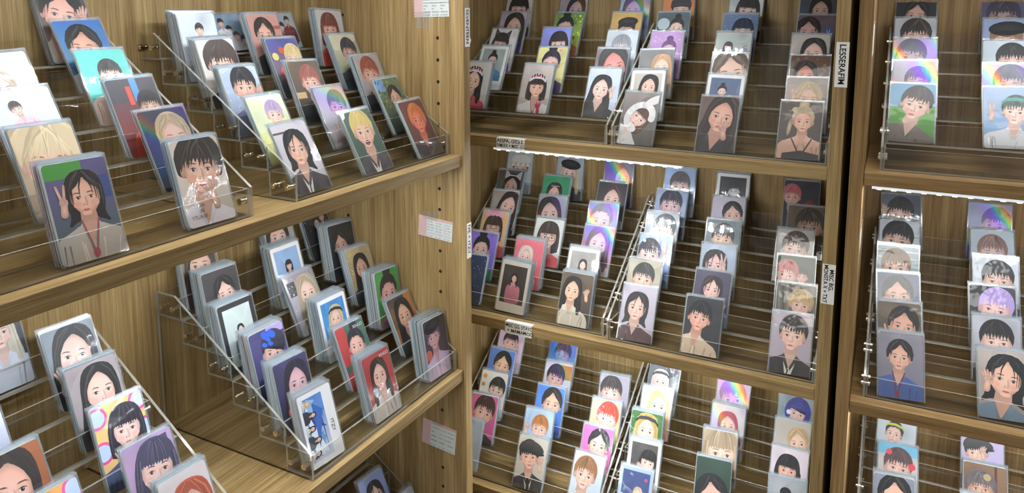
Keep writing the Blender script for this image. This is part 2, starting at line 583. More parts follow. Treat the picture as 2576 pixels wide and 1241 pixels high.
def person(A, rnd, hair, style, skin, fx, fy, fw, tilt, cloth, open_mouth=False, glasses=None, inner=None, band=None, body=True):
    x0, y0, x1, y1 = A.frame
    W, H = x1 - x0, y1 - y0
    cx, cy, sc = x0 + fx * W, y0 + fy * H, fw * W / 2
    ct, st_ = cos(radians(tilt)), sin(radians(tilt))
    small = sc < .075
    turn = rnd.uniform(-.12, .12)

    def L(px, py):
        return (cx + sc * (px * ct - py * st_), cy + sc * (px * st_ + py * ct))

    def P(pts, col, col2=None):
        A.add([L(*p) for p in pts], col, col2)

    def E(px, py, rx, ry, col, rot=0.0, n=16, col2=None):
        pts = [L(px + rx * cos(t) * cos(rot) - ry * sin(t) * sin(rot), py + rx * cos(t) * sin(rot) + ry * sin(t) * cos(rot)) for t in (2 * pi * i / n for i in range(n))]
        if col2 is None:
            A.add(pts, col)
        else:
            A.fan(pts, L(px, py), col, col2)

    def smooth(pts, k=2):
        for _ in range(k):
            out = []
            for i in range(len(pts)):
                p, q = pts[i], pts[(i + 1) % len(pts)]
                out += [(p[0] * .75 + q[0] * .25, p[1] * .75 + q[1] * .25), (p[0] * .25 + q[0] * .75, p[1] * .25 + q[1] * .75)]
            pts = out
        return pts

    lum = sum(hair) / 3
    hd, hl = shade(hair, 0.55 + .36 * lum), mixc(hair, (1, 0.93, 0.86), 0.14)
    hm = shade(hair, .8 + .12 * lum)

    def lock(pts, w, col):
        """one tapering strand along a few points"""
        n = len(pts)
        le, ri = [], []
        for i, p in enumerate(pts):
            q = pts[min(i + 1, n - 1)]
            o = pts[max(i - 1, 0)]
            dx, dy = q[0] - o[0], q[1] - o[1]
            d = math.hypot(dx, dy) or 1
            ww = w * (1 - .85 * i / (n - 1)) / 2
            le.append((p[0] - dy / d * ww, p[1] + dx / d * ww))
            ri.append((p[0] + dy / d * ww, p[1] - dx / d * ww))
        P(le + ri[::-1], col)

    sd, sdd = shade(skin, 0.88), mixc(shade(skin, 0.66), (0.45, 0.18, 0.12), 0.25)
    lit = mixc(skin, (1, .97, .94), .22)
    # hair behind the head
    back = {
        'l': [(-1.0, -1.5), (-.4, -1.82), (.4, -1.82), (1.0, -1.5), (1.30, -.6), (1.36, .8), (1.6, 2.2), (1.5, 3.9), (-1.5, 3.9), (-1.6, 2.2), (-1.36, .8), (-1.30, -.6)],
        'b': [(-1.0, -1.45), (-.4, -1.8), (.4, -1.8), (1.0, -1.45), (1.36, -.5), (1.44, .8), (1.34, 1.9), (-1.34, 1.9), (-1.44, .8), (-1.36, -.5)],
        'm': [(-.9, -1.5), (0, -1.78), (.9, -1.5), (1.28, -.7), (1.3, .6), (1.1, 1.2), (1.5, 2.0), (.6, 1.5), (-.6, 1.5), (-1.45, 2.0), (-1.1, 1.2), (-1.3, .6), (-1.28, -.7)],
        'x': [(-1.0, -1.45), (-.3, -1.85), (.5, -1.8), (1.15, -1.35), (1.46, -.6), (1.36, .1), (1.22, .5), (.9, .5), (-.9, .5), (-1.28, .4), (-1.38, .1), (-1.46, -.7)],
        'u': [(1.18 * cos(t), -.45 + 1.4 * sin(t)) for t in (2 * pi * i / 16 for i in range(16))],
    }.get(style, [(1.24 * cos(t), -.42 + 1.42 * sin(t)) for t in (2 * pi * i / 16 for i in range(16))])
    if style == 'u':
        E(0, -2.0, .55, .5, hair, col2=hm)
    P(smooth(back, 1), hair, hd)
    # neck and clothes
    if body:
        P([(-.50, .8), (.50, .8), (.62, 2.4), (-.62, 2.4)], shade(skin, .78), sd)
        by = 2.05
        P(smooth([(-.62, by - .25), (-1.3, by + .12), (-2.3, by + .5), (-2.8, by + 1.6), (-2.9, by + 7), (2.9, by + 7), (2.8, by + 1.6), (2.3, by + .5), (1.3, by + .12), (.62, by - .25), (.3, by + .4), (-.3, by + .4)], 1), mixc(cloth, (1, 1, 1), .05), shade(cloth, .74))
        if inner:
            P([(-.55, by - .15), (.55, by - .15), (.75, by + 7), (-.6, by + 7)], inner, shade(inner, .8))
            for q in (-1, 1):
                P([(q * .62, by - .3), (q * 1.0, by + .15), (q * .5, by + 2.6), (q * .18, by + 1.7)], shade(cloth, 1.15), shade(cloth, .7))
        P([(-.48, by - .35), (.48, by - .35), (.06, by + .8), (-.06, by + .8)], sd)
        for q in (-1, 1):
            P([(q * .5, by - .4), (q * .72, by - .15), (q * .12, by + 1.0), (q * .04, by + .75)], mixc(cloth, (1, 1, 1), .14), shade(cloth, .85))
        for q in range(0 if small else 7):
            a = rnd.uniform(-2.2, 2.2)
            e = a + rnd.uniform(-.4, .4)
            P([(a, by + rnd.uniform(.5, 1.2)), (a + .12, by + .9), (e + .05, by + rnd.uniform(2.2, 4.5))], shade(cloth, rnd.choice((.66, .78, 1.12))))
    if style in 'spuxhkc':
        for q in (-1, 1):
            E(q * 1.02, .20, .17, .3, sd, col2=shade(skin, .75), n=10)
    # face, modelled by soft tone
    egg = []
    for i in range(30):
        t = 2 * pi * i / 30
        sx, sy = cos(t), sin(t)
        egg.append(L(sx * (1 if sy < 0 else 1 - .33 * sy * sy * (1 + .25 * sy)), sy * (1.2 if sy < 0 else 1.36)))
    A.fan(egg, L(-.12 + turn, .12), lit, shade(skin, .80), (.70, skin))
    if not small:
        for q in (-1, 1):
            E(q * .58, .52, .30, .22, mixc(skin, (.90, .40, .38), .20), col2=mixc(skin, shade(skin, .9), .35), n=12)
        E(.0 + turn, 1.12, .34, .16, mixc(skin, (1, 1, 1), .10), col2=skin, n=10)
        P([(turn - .02, .02), (turn + .12, .05), (turn + .21, .50), (turn + .1, .60), (turn + .02, .5)], mixc(skin, sd, .8), sd)
        P([(turn - .07, .05), (turn + .01, .05), (turn + .04, .46), (turn - .07, .46)], lit)
        E(turn, .52, .15, .09, mixc(skin, (1, 1, 1), .06), col2=mixc(skin, sd, .7), n=10)
    for q in (-1, 1):
        E(turn + q * .10, .60, .055, .028, sdd, n=8)
    lip = mixc(skin, (.74, .20, .22), .58)
    if open_mouth:
        E(turn, .94, .25, .21, (.22, .05, .06))
        E(turn, 1.05, .17, .07, lip, col2=shade(lip, .8), n=10)
        P([(turn - .17, .82), (turn + .17, .82), (turn + .13, .88), (turn - .13, .88)], (.92, .9, .88))
    else:
        P([(turn - .27, .905), (turn - .09, .845), (turn, .87), (turn + .09, .845), (turn + .27, .905), (turn, .925)], shade(lip, .80))
        P(smooth([(turn - .25, .91), (turn, .925), (turn + .25, .91), (turn + .12, 1.0), (turn - .12, 1.0)], 1), lip, mixc(lip, skin, .35))
    for q in (-1, 1):
        ex_ = turn * .6 + q * .43
        E(ex_, .08, .30, .19, mixc(skin, sd, .55), col2=skin, n=12)
        almond = [(ex_ - .20, .13), (ex_ - .10, .045), (ex_ + .02, .02), (ex_ + .13, .055), (ex_ + .20, .125), (ex_ + .08, .185), (ex_ - .08, .19)]
        P(almond, (.86, .80, .77))
        E(ex_ + .01, .105, .092, .092, (.05, .035, .03), n=12, col2=(.20, .12, .09))
        if not small:
            E(ex_ + .04, .075, .022, .022, (.9, .9, .92), n=6)
        P([(ex_ - .23, .12), (ex_ - .11, .02), (ex_ + .02, -.012), (ex_ + .14, .02), (ex_ + .24, .10), (ex_ + .13, .055), (ex_ + .02, .03), (ex_ - .10, .055)], (.10, .07, .065))
        bc = mixc(mixc(hair, (.16, .11, .09), .6), skin, .22)
        P([(turn + q * .17, -.16), (turn + q * .30, -.245), (turn + q * .55, -.26), (turn + q * .74, -.15), (turn + q * .52, -.205), (turn + q * .30, -.175)], bc)
    # hair in front
    if style in 'sx':
        base = -.34 if style == 's' else -.18
        pts = [(-1.12, .2), (-1.24, -.6), (-.95, -1.3), (-.3, -1.7), (.4, -1.68), (1.0, -1.25), (1.24, -.55), (1.10, .2), (.97, -.25)]
        n = 9
        for i in range(n):
            t = .92 - 1.84 * i / (n - 1)
            pts.append((t, base + rnd.uniform(-.2, .2) + .16 * abs(t)))
            pts.append((t - .1, base - .32))
        pts.append((-.97, -.25))
        P(pts, hm, hair)
        for i in range(26):
            a = rnd.uniform(-1.1, 1.1)
            r0 = rnd.uniform(-.35, .35)
            lock([(r0, -1.62), (r0 + (a - r0) * .55, -1.2 + .2 * abs(a)), (a, base + rnd.uniform(-.25, .18) + .15 * abs(a))], rnd.uniform(.06, .16), rnd.choice((hl, hd, hm, hair)))
    elif style in 'pm':
        for q in (-1, 1):
            ext = .25 if style == 'p' else 1.0
            P([(q * .05, -1.66), (q * .6, -1.62), (q * 1.05, -1.2), (q * 1.27, -.45), (q * 1.2, ext * .7), (q * 1.04, ext), (q * .98, -.15), (q * .82, -.42), (q * .42, -.72), (q * .12, -1.1)], hm, hair)
            for i in range(11):
                a = rnd.uniform(.1, .55)
                e = rnd.uniform(.7, 1.18)
                lock([(q * a * .4, -1.62), (q * (a + .2), -1.15), (q * e, -.45), (q * (e * .98 + .02), rnd.uniform(-.3, ext))], rnd.uniform(.06, .14), rnd.choice((hl, hd, hm)))
        if style == 'm':
            lock([(-.05, -1.35), (-.3, -.6), (-.34, .12)], .14, hair)
            lock([(.2, -1.3), (.5, -.5), (.55, .0)], .10, hm)
    elif style == 'l':
        for q in (-1, 1):
            P(smooth([(0, -1.7), (q * .55, -1.68), (q * 1.05, -1.3), (q * 1.32, -.4), (q * 1.34, .8), (q * 1.46, 2.8), (q * .98, 2.7), (q * .90, 1.1), (q * .97, .2), (q * .82, -.45), (q * .38, -.98), (q * .02, -1.22)], 1), hm, hair)
            for i in range(13):
                a = rnd.uniform(.15, .95)
                lock([(q * a * .35, -1.66), (q * (a * .6 + .35), -1.1), (q * (a * .42 + .82), -.2), (q * (a * .4 + .92), 1.0), (q * (a * .6 + .92), rnd.uniform(1.6, 3.0))], rnd.uniform(.05, .13), rnd.choice((hl, hd, hm)))
    elif style == 'b':
        pts = [(-1.30, 1.5), (-1.36, 0), (-1.2, -.8), (-.8, -1.45), (-.2, -1.72), (.4, -1.68), (.95, -1.35), (1.3, -.6), (1.36, .2), (1.3, 1.5), (1.0, 1.4), (.97, -.1)]
        for i in range(11):
            t = .9 - 1.8 * i / 10
            pts += [(t, -.24 + rnd.uniform(-.06, .06)), (t - .08, -.40)]
        pts += [(-.97, -.1), (-1.0, 1.4)]
        P(pts, hm, hair)
        for i in range(24):
            a = rnd.uniform(-1, 1)
            lock([(a * .4, -1.64), (a * .75, -1.15), (a * .98, -.24 + rnd.uniform(-.1, .04))], rnd.uniform(.05, .12), rnd.choice((hl, hd, hm, hair)))
        for q in (-1, 1):
            for i in range(5):
                e = rnd.uniform(1.02, 1.28)
                lock([(q * (e - .1), -.7), (q * e, .2), (q * e, rnd.uniform(.9, 1.7))], .1, rnd.choice((hl, hd, hm)))
    elif style == 'u':
        P([(-1.1, .1), (-1.2, -.6), (-.9, -1.35), (0, -1.75), (.9, -1.35), (1.2, -.6), (1.1, .1), (.94, -.45), (.55, -.9), (0, -1.0), (-.55, -.9), (-.94, -.45)], hm, hair)
        for i in range(14):
            a = rnd.uniform(-1, 1)
            lock([(a * 1.0, -.55 - .4 * (1 - abs(a))), (a * .7, -1.2), (a * .15, -1.72)], rnd.uniform(.05, .12), rnd.choice((hl, hd, hm)))
        lock([(.85, -.6), (1.0, .1), (.95, .8)], .08, hair)
    elif style == 'h':
        P([(-1.1, .5), (-1.2, -.5), (-.9, -1.0), (.9, -1.0), (1.2, -.5), (1.1, .5), (.95, -.1), (.5, -.38), (.0, -.28), (-.5, -.42), (-.95, -.1)], hm, hair)
        for i in range(12):
            a = rnd.uniform(-1, 1)
            lock([(a * .7, -.95), (a, -.3 + .25 * abs(a))], .1, rnd.choice((hl, hd, hm)))
        E(.08, -1.12, 1.42, .68, (.20, .20, .21), -.1, col2=(.06, .06, .07))
        E(.1, -.74, 1.25, .18, (.05, .05, .06), -.05)
    elif style == 'k':
        P([(-1.16, -.1), (-1.2, -.5), (1.2, -.5), (1.16, -.1), (.9, -.5), (-.9, -.5)], hd)
        P(smooth([(-1.28, -.42), (-1.32, -1.0), (-.95, -1.75), (-.3, -2.05), (.3, -2.05), (.95, -1.75), (1.32, -1.0), (1.28, -.42), (0, -.55)], 1), hl, hm)
        P([(-1.32, -.35), (-1.32, -.78), (0, -.93), (1.32, -.78), (1.32, -.35), (0, -.5)], hl, hd)
    elif style == 'c':
        pts = [(-1.1, .1), (-1.2, -.5), (1.2, -.5), (1.1, .1), (.9, -.1)]
        for i in range(8):
            t = .85 - 1.7 * i / 7
            pts += [(t, -.15 + rnd.uniform(-.08, .08)), (t - .1, -.4)]
        P(pts + [(-.95, -.1)], hair)
        P(smooth([(-1.3, -.45), (-1.25, -1.1), (-.8, -1.6), (.2, -1.75), (1.2, -1.4), (1.75, -.85), (1.8, -.4), (1.2, -.3), (0, -.52)], 1), (.27, .26, .26), (.13, .13, .13))
        P([(.1, -.52), (1.8, -.4), (1.85, -.2), (1.2, -.12), (.4, -.3)], (.09, .09, .09))
    if band:
        P([(-1.24, -.62), (-.9, -1.0), (0, -1.15), (.9, -1.0), (1.24, -.62), (1.26, -.95), (.85, -1.36), (0, -1.5), (-.85, -1.36), (-1.26, -.95)], mixc(band, (1, 1, 1), .08), shade(band, .8))
    if glasses:
        for q in (-1, 1):
            gx = turn * .6 + q * .45
            ring = [(gx + .34 * cos(t), .14 + .29 * sin(t)) for t in (2 * pi * i / 20 for i in range(21))]
            for i in range(20):
                a, c = ring[i], ring[i + 1]
                P([a, c, (gx + (c[0] - gx) * 1.14, .14 + (c[1] - .14) * 1.14), (gx + (a[0] - gx) * 1.14, .14 + (a[1] - .14) * 1.14)], glasses)
        P([(-.12, .08), (.12, .08), (.12, .14), (-.12, .14)], glasses)
    return L, P, E, sc


def hand(A, x, y, s, skin, peace, flip=1):
    sd = shade(skin, .86)
    A.ell(x, y + .02, s * .55, s * .62, mixc(skin, (1, 1, 1), .06), 0, 14, shade(skin, .82))
    A.cap(x, y + s * .4, x - flip * s * .2, y + s * 1.6, s * .42, s * .46, skin)
    if peace:
        A.cap(x - s * .2, y - s * .2, x - s * .55, y - s * 1.9, s * .2, s * .15, skin)
        A.cap(x + s * .15, y - s * .2, x + s * .45, y - s * 1.9, s * .2, s * .15, shade(skin, .96))
        for q in (.05, .38):
            A.ell(x + flip * s * q, y + s * .12, s * .17, s * .3, sd)
        A.cap(x - flip * s * .4, y + s * .3, x + flip * s * .2, y + s * .05, s * .17, s * .14, shade(skin, .93))
    else:
        for i, ln in enumerate((1.0, 1.25, 1.15, .85)):
            a = -.6 + .36 * i
            A.cap(x + flip * s * a * .8, y - s * .2, x + flip * s * (a * 1.1 - .15), y - s * ln, s * .17, s * .13, skin if i % 2 else shade(skin, .94))
        A.cap(x + flip * s * .45, y + s * .15, x + flip * s * .85, y - s * .5, s * .18, s * .13, sd)


def draw(spec, rnd, occ):
    bg, bg2, hair, style, skin, fx, fy, fw, tilt, cloth, ex = spec.split()
    bg, bg2, hair, skin, cloth = map(hx, (bg, bg2, hair, skin, cloth))
    fx, fy, fw, tilt = float(fx), float(fy), float(fw), float(tilt)
    ex = [] if ex == '-' else ex.split(';')
    if fw >= .28:
        fw = min(.84, fw * (1.32 if occ else 1.42))
    if occ and fy > occ:           # only the upper part of the card shows above the next step
        fy = occ + (fy - occ) * .3
    land = 'Y' in ex
    A = Art(CH, 1.0) if land else Art()
    texts = []
    border = {'BW': 'e9e8e6', 'BK': '232022', 'BC': 'd3c6b6', 'BB': 'a4bcec', 'BL': 'eeeef0'}
    bt = next((q for q in ex if q in border), None)
    if bt:
        A.add([(0, 0), (A.w, 0), (A.w, A.h), (0, A.h)], hx(border[bt]))
        x0, y0, x1, y1 = {'BW': (.09, .10, .91, 1.24), 'BK': (.11, .12, .89, 1.44), 'BC': (.09, .11, .91, 1.28), 'BB': (.08, .1, .92, 1.42), 'BL': (.07, .10, .70, 1.44)}[bt]
        A.frame = (x0, y0, x1, y1)
        A.win = [(x0, y0), (x1, y0), (x1, y1), (x0, y1)]
    x0, y0, x1, y1 = A.frame
    W, H = x1 - x0, y1 - y0
    hz = .55 if 'HZ' in ex else None
    if hz:
        A.add([(x0, y0), (x1, y0), (x1, y0 + hz * H), (x0, y0 + hz * H)], bg, mixc(bg, (1, 1, 1), .4))
        A.add([(x0, y0 + .4 * H), (x1, y0 + .38 * H), (x1, y1), (x0, y1)], bg2, shade(bg2, .8))
    else:
        A.add([(x0, y0), (x1, y0), (x1, y1), (x0, y1)], mixc(bg, (1, 1, 1), .03), bg2)
    for k in range(5):         # soft background variation of the photo print
        yy = rnd.uniform(0, .35)
        bgm = mixc(mixc(bg, (1, 1, 1), .03), bg2, yy)
        A.ell(x0 + rnd.uniform(.0, 1) * W, y0 + yy * H, rnd.uniform(.15, .4), rnd.uniform(.15, .5), shade(bgm, rnd.uniform(.86, 1.12)), rnd.uniform(0, 3), 14, bgm)
    if bt == 'BL':              # a group photo lying on its side
        for k in range(16):
            A.add([(x0 + W * rnd.random(), y0 + H * rnd.random()) for _ in range(3)], rnd.choice([hx('2f66c0'), hx('8fc0e8'), hx('e6ecf4'), hx('1f3f90'), hx('5a9ad8')]))
        sv = A.frame
        for k in range(5):
            A.frame = (x0 + .04, y0 + k * H / 5, x0 + .04 + H / 5 * 1.2, y0 + (k + 1) * H / 5)
            person(A, rnd, hair if k else hx('d8b98c'), 'l', skin, .45 + .3 * (k % 2), .45, .30, 90, [hx('f0f0f4'), hx('20243a')][k % 2])
        A.frame = sv
        texts.append(('ITZY', .79, .76, .13, -90, '2a2a30'))
    for q in ex:
        if q[0] == 'B' and '.' in q:
            a = q[1:].split(',')
            p = [float(v) for v in a[:4]]
            A.add([(x0 + p[0] * W, y0 + p[1] * H), (x0 + p[2] * W, y0 + p[1] * H), (x0 + p[2] * W, y0 + p[3] * H), (x0 + p[0] * W, y0 + p[3] * H)], hx(a[4]))
    if 'F' in ex:
        for k in range(60):
            g = rnd.choice([mixc(bg, hx('9ab85a'), .4), shade(bg, .6), bg2, mixc(bg, hx('d8e0a0'), .35), shade(bg2, 1.3)])
            A.ell(x0 + rnd.random() * W, y0 + rnd.random() * H * .8, rnd.uniform(.02, .06), rnd.uniform(.02, .05), g, rnd.random() * 3, 6)
    if 'S' in ex:
        for k in range(70):
            A.ell(x0 + rnd.random() * W, y0 + rnd.random() * H, rnd.uniform(.006, .02), rnd.uniform(.006, .02), mixc(bg, (1, 1, 1), rnd.uniform(.2, .8)), 0, 6)
    if 'S2' in ex:
        for k in range(9):
            xx = x0 + W * k / 9
            A.add([(xx, y0), (xx + .04, y0), (xx + .20, y1), (xx + .13, y1)], shade(bg, .78 if k % 2 else 1.18))
    if 'Z' in ex:
        for zx, zy in ((.08, .12), (.06, .52), (.92, .10), (.95, .45), (.9, .8)):
            A.ell(x0 + zx * W, y0 + zy * H, .2, .2, hx('e0569c'))
            A.ell(x0 + zx * W, y0 + zy * H, .15, .15, hx('bcd0ee'))
    for q in ex:
        if q.startswith('P2:'):
            _, h2, px, py, pw = q.split(':')
            person(A, rnd, hx(h2), 's', skin, float(px), float(py), float(pw), 0, shade(cloth, .8))
    if 'BRD' in ex:
        for k in range(8):
            A.ell(x0 + .80 * W + .012 * k, y0 + H * (.42 + .07 * k), .035, .06, shade(hair, 1 + .3 * (k % 2)))
    if bt != 'BL':
        band = next((hx(q[2:]) for q in ex if q.startswith('HB')), None)
        gl = None
        if 'G' in ex:
            gl = hx('2c2226') if style == 'b' else hx('c8b49a')
        inner = hx('e2ddd4') if ('N' in ex or 'TI' in ex) else None
        if 'N' in ex and cloth[0] > .6:
            inner = None
        hr = hair
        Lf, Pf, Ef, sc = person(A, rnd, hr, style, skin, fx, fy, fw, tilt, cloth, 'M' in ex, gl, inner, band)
        if 'h' in ex:
            Ef(.1, -1.15, 1.45, .66, (.20, .20, .21), .15, 16, (.06, .06, .07))
            Ef(.0, -.84, 1.22, .18, (.06, .06, .07), .05)
        if 'KW' in ex:
            Ef(0, -1.2, 1.5, .8, (.90, .89, .87))
            for k in range(9):
                Ef(-1.5 + 3 * k / 8, -.62 + .12 * (k % 2), .28, .22, (.94, .92, .90) if k % 2 else (.80, .76, .74))
        if 'Hd' in ex:
            for k in range(26):
                t = radians(150 + 240 * k / 25)
                Ef(1.28 * cos(t), -.2 + 1.5 * sin(t), .34, .34, shade(hair, rnd.uniform(.7, 1.2)), 0, 7)
        if 'Ek' in ex or 'Ew' in ex:
            ec = (.12, .10, .10) if 'Ek' in ex else (.93, .92, .92)
            for q in (-1, 1):
                Pf([(q * .35, -1.5), (q * 1.25, -2.35), (q * 1.2, -1.0)], ec)
                Pf([(q * .6, -1.5), (q * 1.12, -2.05), (q * 1.08, -1.2)], mixc(ec, (.9, .6, .65), .35))
            Pf([(-1.2, -1.1), (-.6, -1.62), (.6, -1.62), (1.2, -1.1), (1.1, -1.0), (.55, -1.45), (-.55, -1.45), (-1.1, -1.0)], ec)
        if 'T' in ex:
            for k in range(7):
                a = -1.05 + 2.1 * k / 6
                Pf([(a - .2, -1.25 + .3 * abs(a)), (a + .2, -1.25 + .3 * abs(a)), (a, -2.0 + .45 * abs(a))], (.90, .88, .90) if k % 2 else (.78, .74, .78))
            Pf([(-1.2, -.85), (-.6, -1.3), (.6, -1.3), (1.2, -.85), (1.15, -.65), (.55, -1.12), (-.55, -1.12), (-1.15, -.65)], (.88, .86, .88))
            for q in (-.6, 0, .6):
                Ef(q, -1.5 + .2 * abs(q), .13, .13, (.75, .15, .22))
        if 'W' in ex:
            for k in range(22):
                t = radians(-40 + 260 * k / 21 + 110)
                Ef(1.35 * cos(t), -.05 + 1.65 * sin(t), .42, .42, shade((.90, .89, .88), rnd.uniform(.9, 1.05)), 0, 8)
            Ef(-.2, -2.7, .5, 1.3, (.90, .89, .88), .4)
        if 'L' in ex:
            for q in (-1, 1):
                Pf([(q * .5, 1.5), (q * .62, 1.5), (q * .12, 3.6), (0, 3.6)], mixc(cloth, (.55, .15, .18), .7))
            Ef(0, 3.7, .22, .3, mixc(cloth, (.6, .12, .2), .8))
        if 'TI' in ex:
            Pf([(-.16, 2.2), (.16, 2.2), (.3, 4.5), (.05, 5.0), (-.22, 4.5)], (.10, .10, .11))
        if 'K' in ex:
            for q in (-1, 1):
                Pf([(q * 1.0, 2.1), (q * 1.14, 2.1), (q * .3, 3.8), (q * .14, 3.8)], (.12, .10, .10))
            Pf([(-1.9, 3.9), (0, 3.5), (1.9, 3.9), (2.2, 8), (-2.2, 8)], (.16, .13, .14))
            Ef(-1.38, .75, .24, 1.1, hair, .12, 14, shade(hair, .7))
            Ef(-.95, -1.35, .3, .3, hair)
        if 'D' in ex:
            for dx, dy, rr in ((-.9, -1.5, .5), (-.2, -1.6, .5), (-.55, -1.15, .28), (-.95, -.75, .3), (-.3, -.8, .3)):
                Ef(dx, dy, rr, rr * .62, hx('2e62dc'), rr)
        if 'I' in ex:
            A.add(rrect(x0 + .76, y0 + .42, x0 + .92, y0 + .58, .03), hx('2f5fae'))
            texts.append(('U', x0 + .80, y0 + .555, .14, 0, 'e8ecf4'))
        if 'U' in ex:
            texts += [('UNFO', .80, .40, .17, -90, '6a4a9a'), ('C', .63, .66, .17, -90, '6a4a9a')]
        if 'J' in ex:
            for k in range(4):
                Ef(-1.0 + .66 * k, -1.75 - .2 * (1 - abs(k - 1.5) / 1.5), .42, .34, hx('e6a6c0'))
            texts.append(('2025', fx - .20, fy * CH - fw * 1.02, .17, 0, 'b85a88'))
        if 'O' in ex:
            texts.append(('Champion', fx - .15, fy * CH - fw * .56, .075, 0, 'f0f0f0'))
        if 'RG' in ex:
            texts.append(('RINGO', .62, .16, .11, 0, 'e8e4e0'))
        if 'Q' in ex:
            texts += [("WE'D", .40, 1.22, .09, 180, '5a4e5a'), ('BE', .36, 1.32, .09, 180, '5a4e5a'), ('BEAUTY', .40, 1.42, .09, 180, '5a4e5a')]
        if style == 'c' or (bt is None and 'N' in ex and cloth[0] > .6 and hair[0] < .5 and bg[0] > .5):
            pass
    for q in ex:
        if q[0] in 'VH' and len(q) > 1 and (q[1] == '.' or q[1].isdigit()):
            a = q[1:].split(',')
            c = hx(a[2]) if len(a) > 2 else mixc(skin, (1, .9, .85), .1)
            px = float(a[0])
            hand(A, x0 + px * W, y0 + float(a[1]) * H, fw * W * (.26 if q[0] == 'V' else .24), c, q[0] == 'V', 1 if px < .5 else -1)
        if q[0] == 'C' and '.' in q:
            a = q[1:].split(',')
            A.ell(x0 + float(a[0]) * W, y0 + float(a[1]) * H, float(a[2]) * W, float(a[2]) * W, hx(a[3]))  # round spots; the pale pair on the sky-blue card are painted lamp reflections
    return A, texts, land


def text_mesh(s, size, mat, bold=0.0):
    cu = bpy.data.curves.new('lettering', 'FONT')
    cu.body = s
    cu.size = size
    cu.offset = size * bold
    ob = bpy.data.objects.new('lettering', cu)
    COL.objects.link(ob)
    me = bpy.data.meshes.new_from_object(ob.evaluated_get(bpy.context.evaluated_depsgraph_get()))
    bpy.data.objects.remove(ob)
    bpy.data.curves.remove(cu)
    me.materials.clear()
    me.materials.append(MATS[mat])
    return me


CW = 0.055


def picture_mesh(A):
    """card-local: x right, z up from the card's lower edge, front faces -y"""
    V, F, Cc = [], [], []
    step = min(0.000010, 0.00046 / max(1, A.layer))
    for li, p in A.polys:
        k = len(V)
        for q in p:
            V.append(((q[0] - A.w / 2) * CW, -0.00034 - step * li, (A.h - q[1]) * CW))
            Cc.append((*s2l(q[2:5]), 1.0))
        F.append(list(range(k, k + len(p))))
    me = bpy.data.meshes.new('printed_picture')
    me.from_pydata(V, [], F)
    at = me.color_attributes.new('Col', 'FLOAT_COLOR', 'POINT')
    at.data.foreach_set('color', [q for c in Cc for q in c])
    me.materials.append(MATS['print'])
    return me


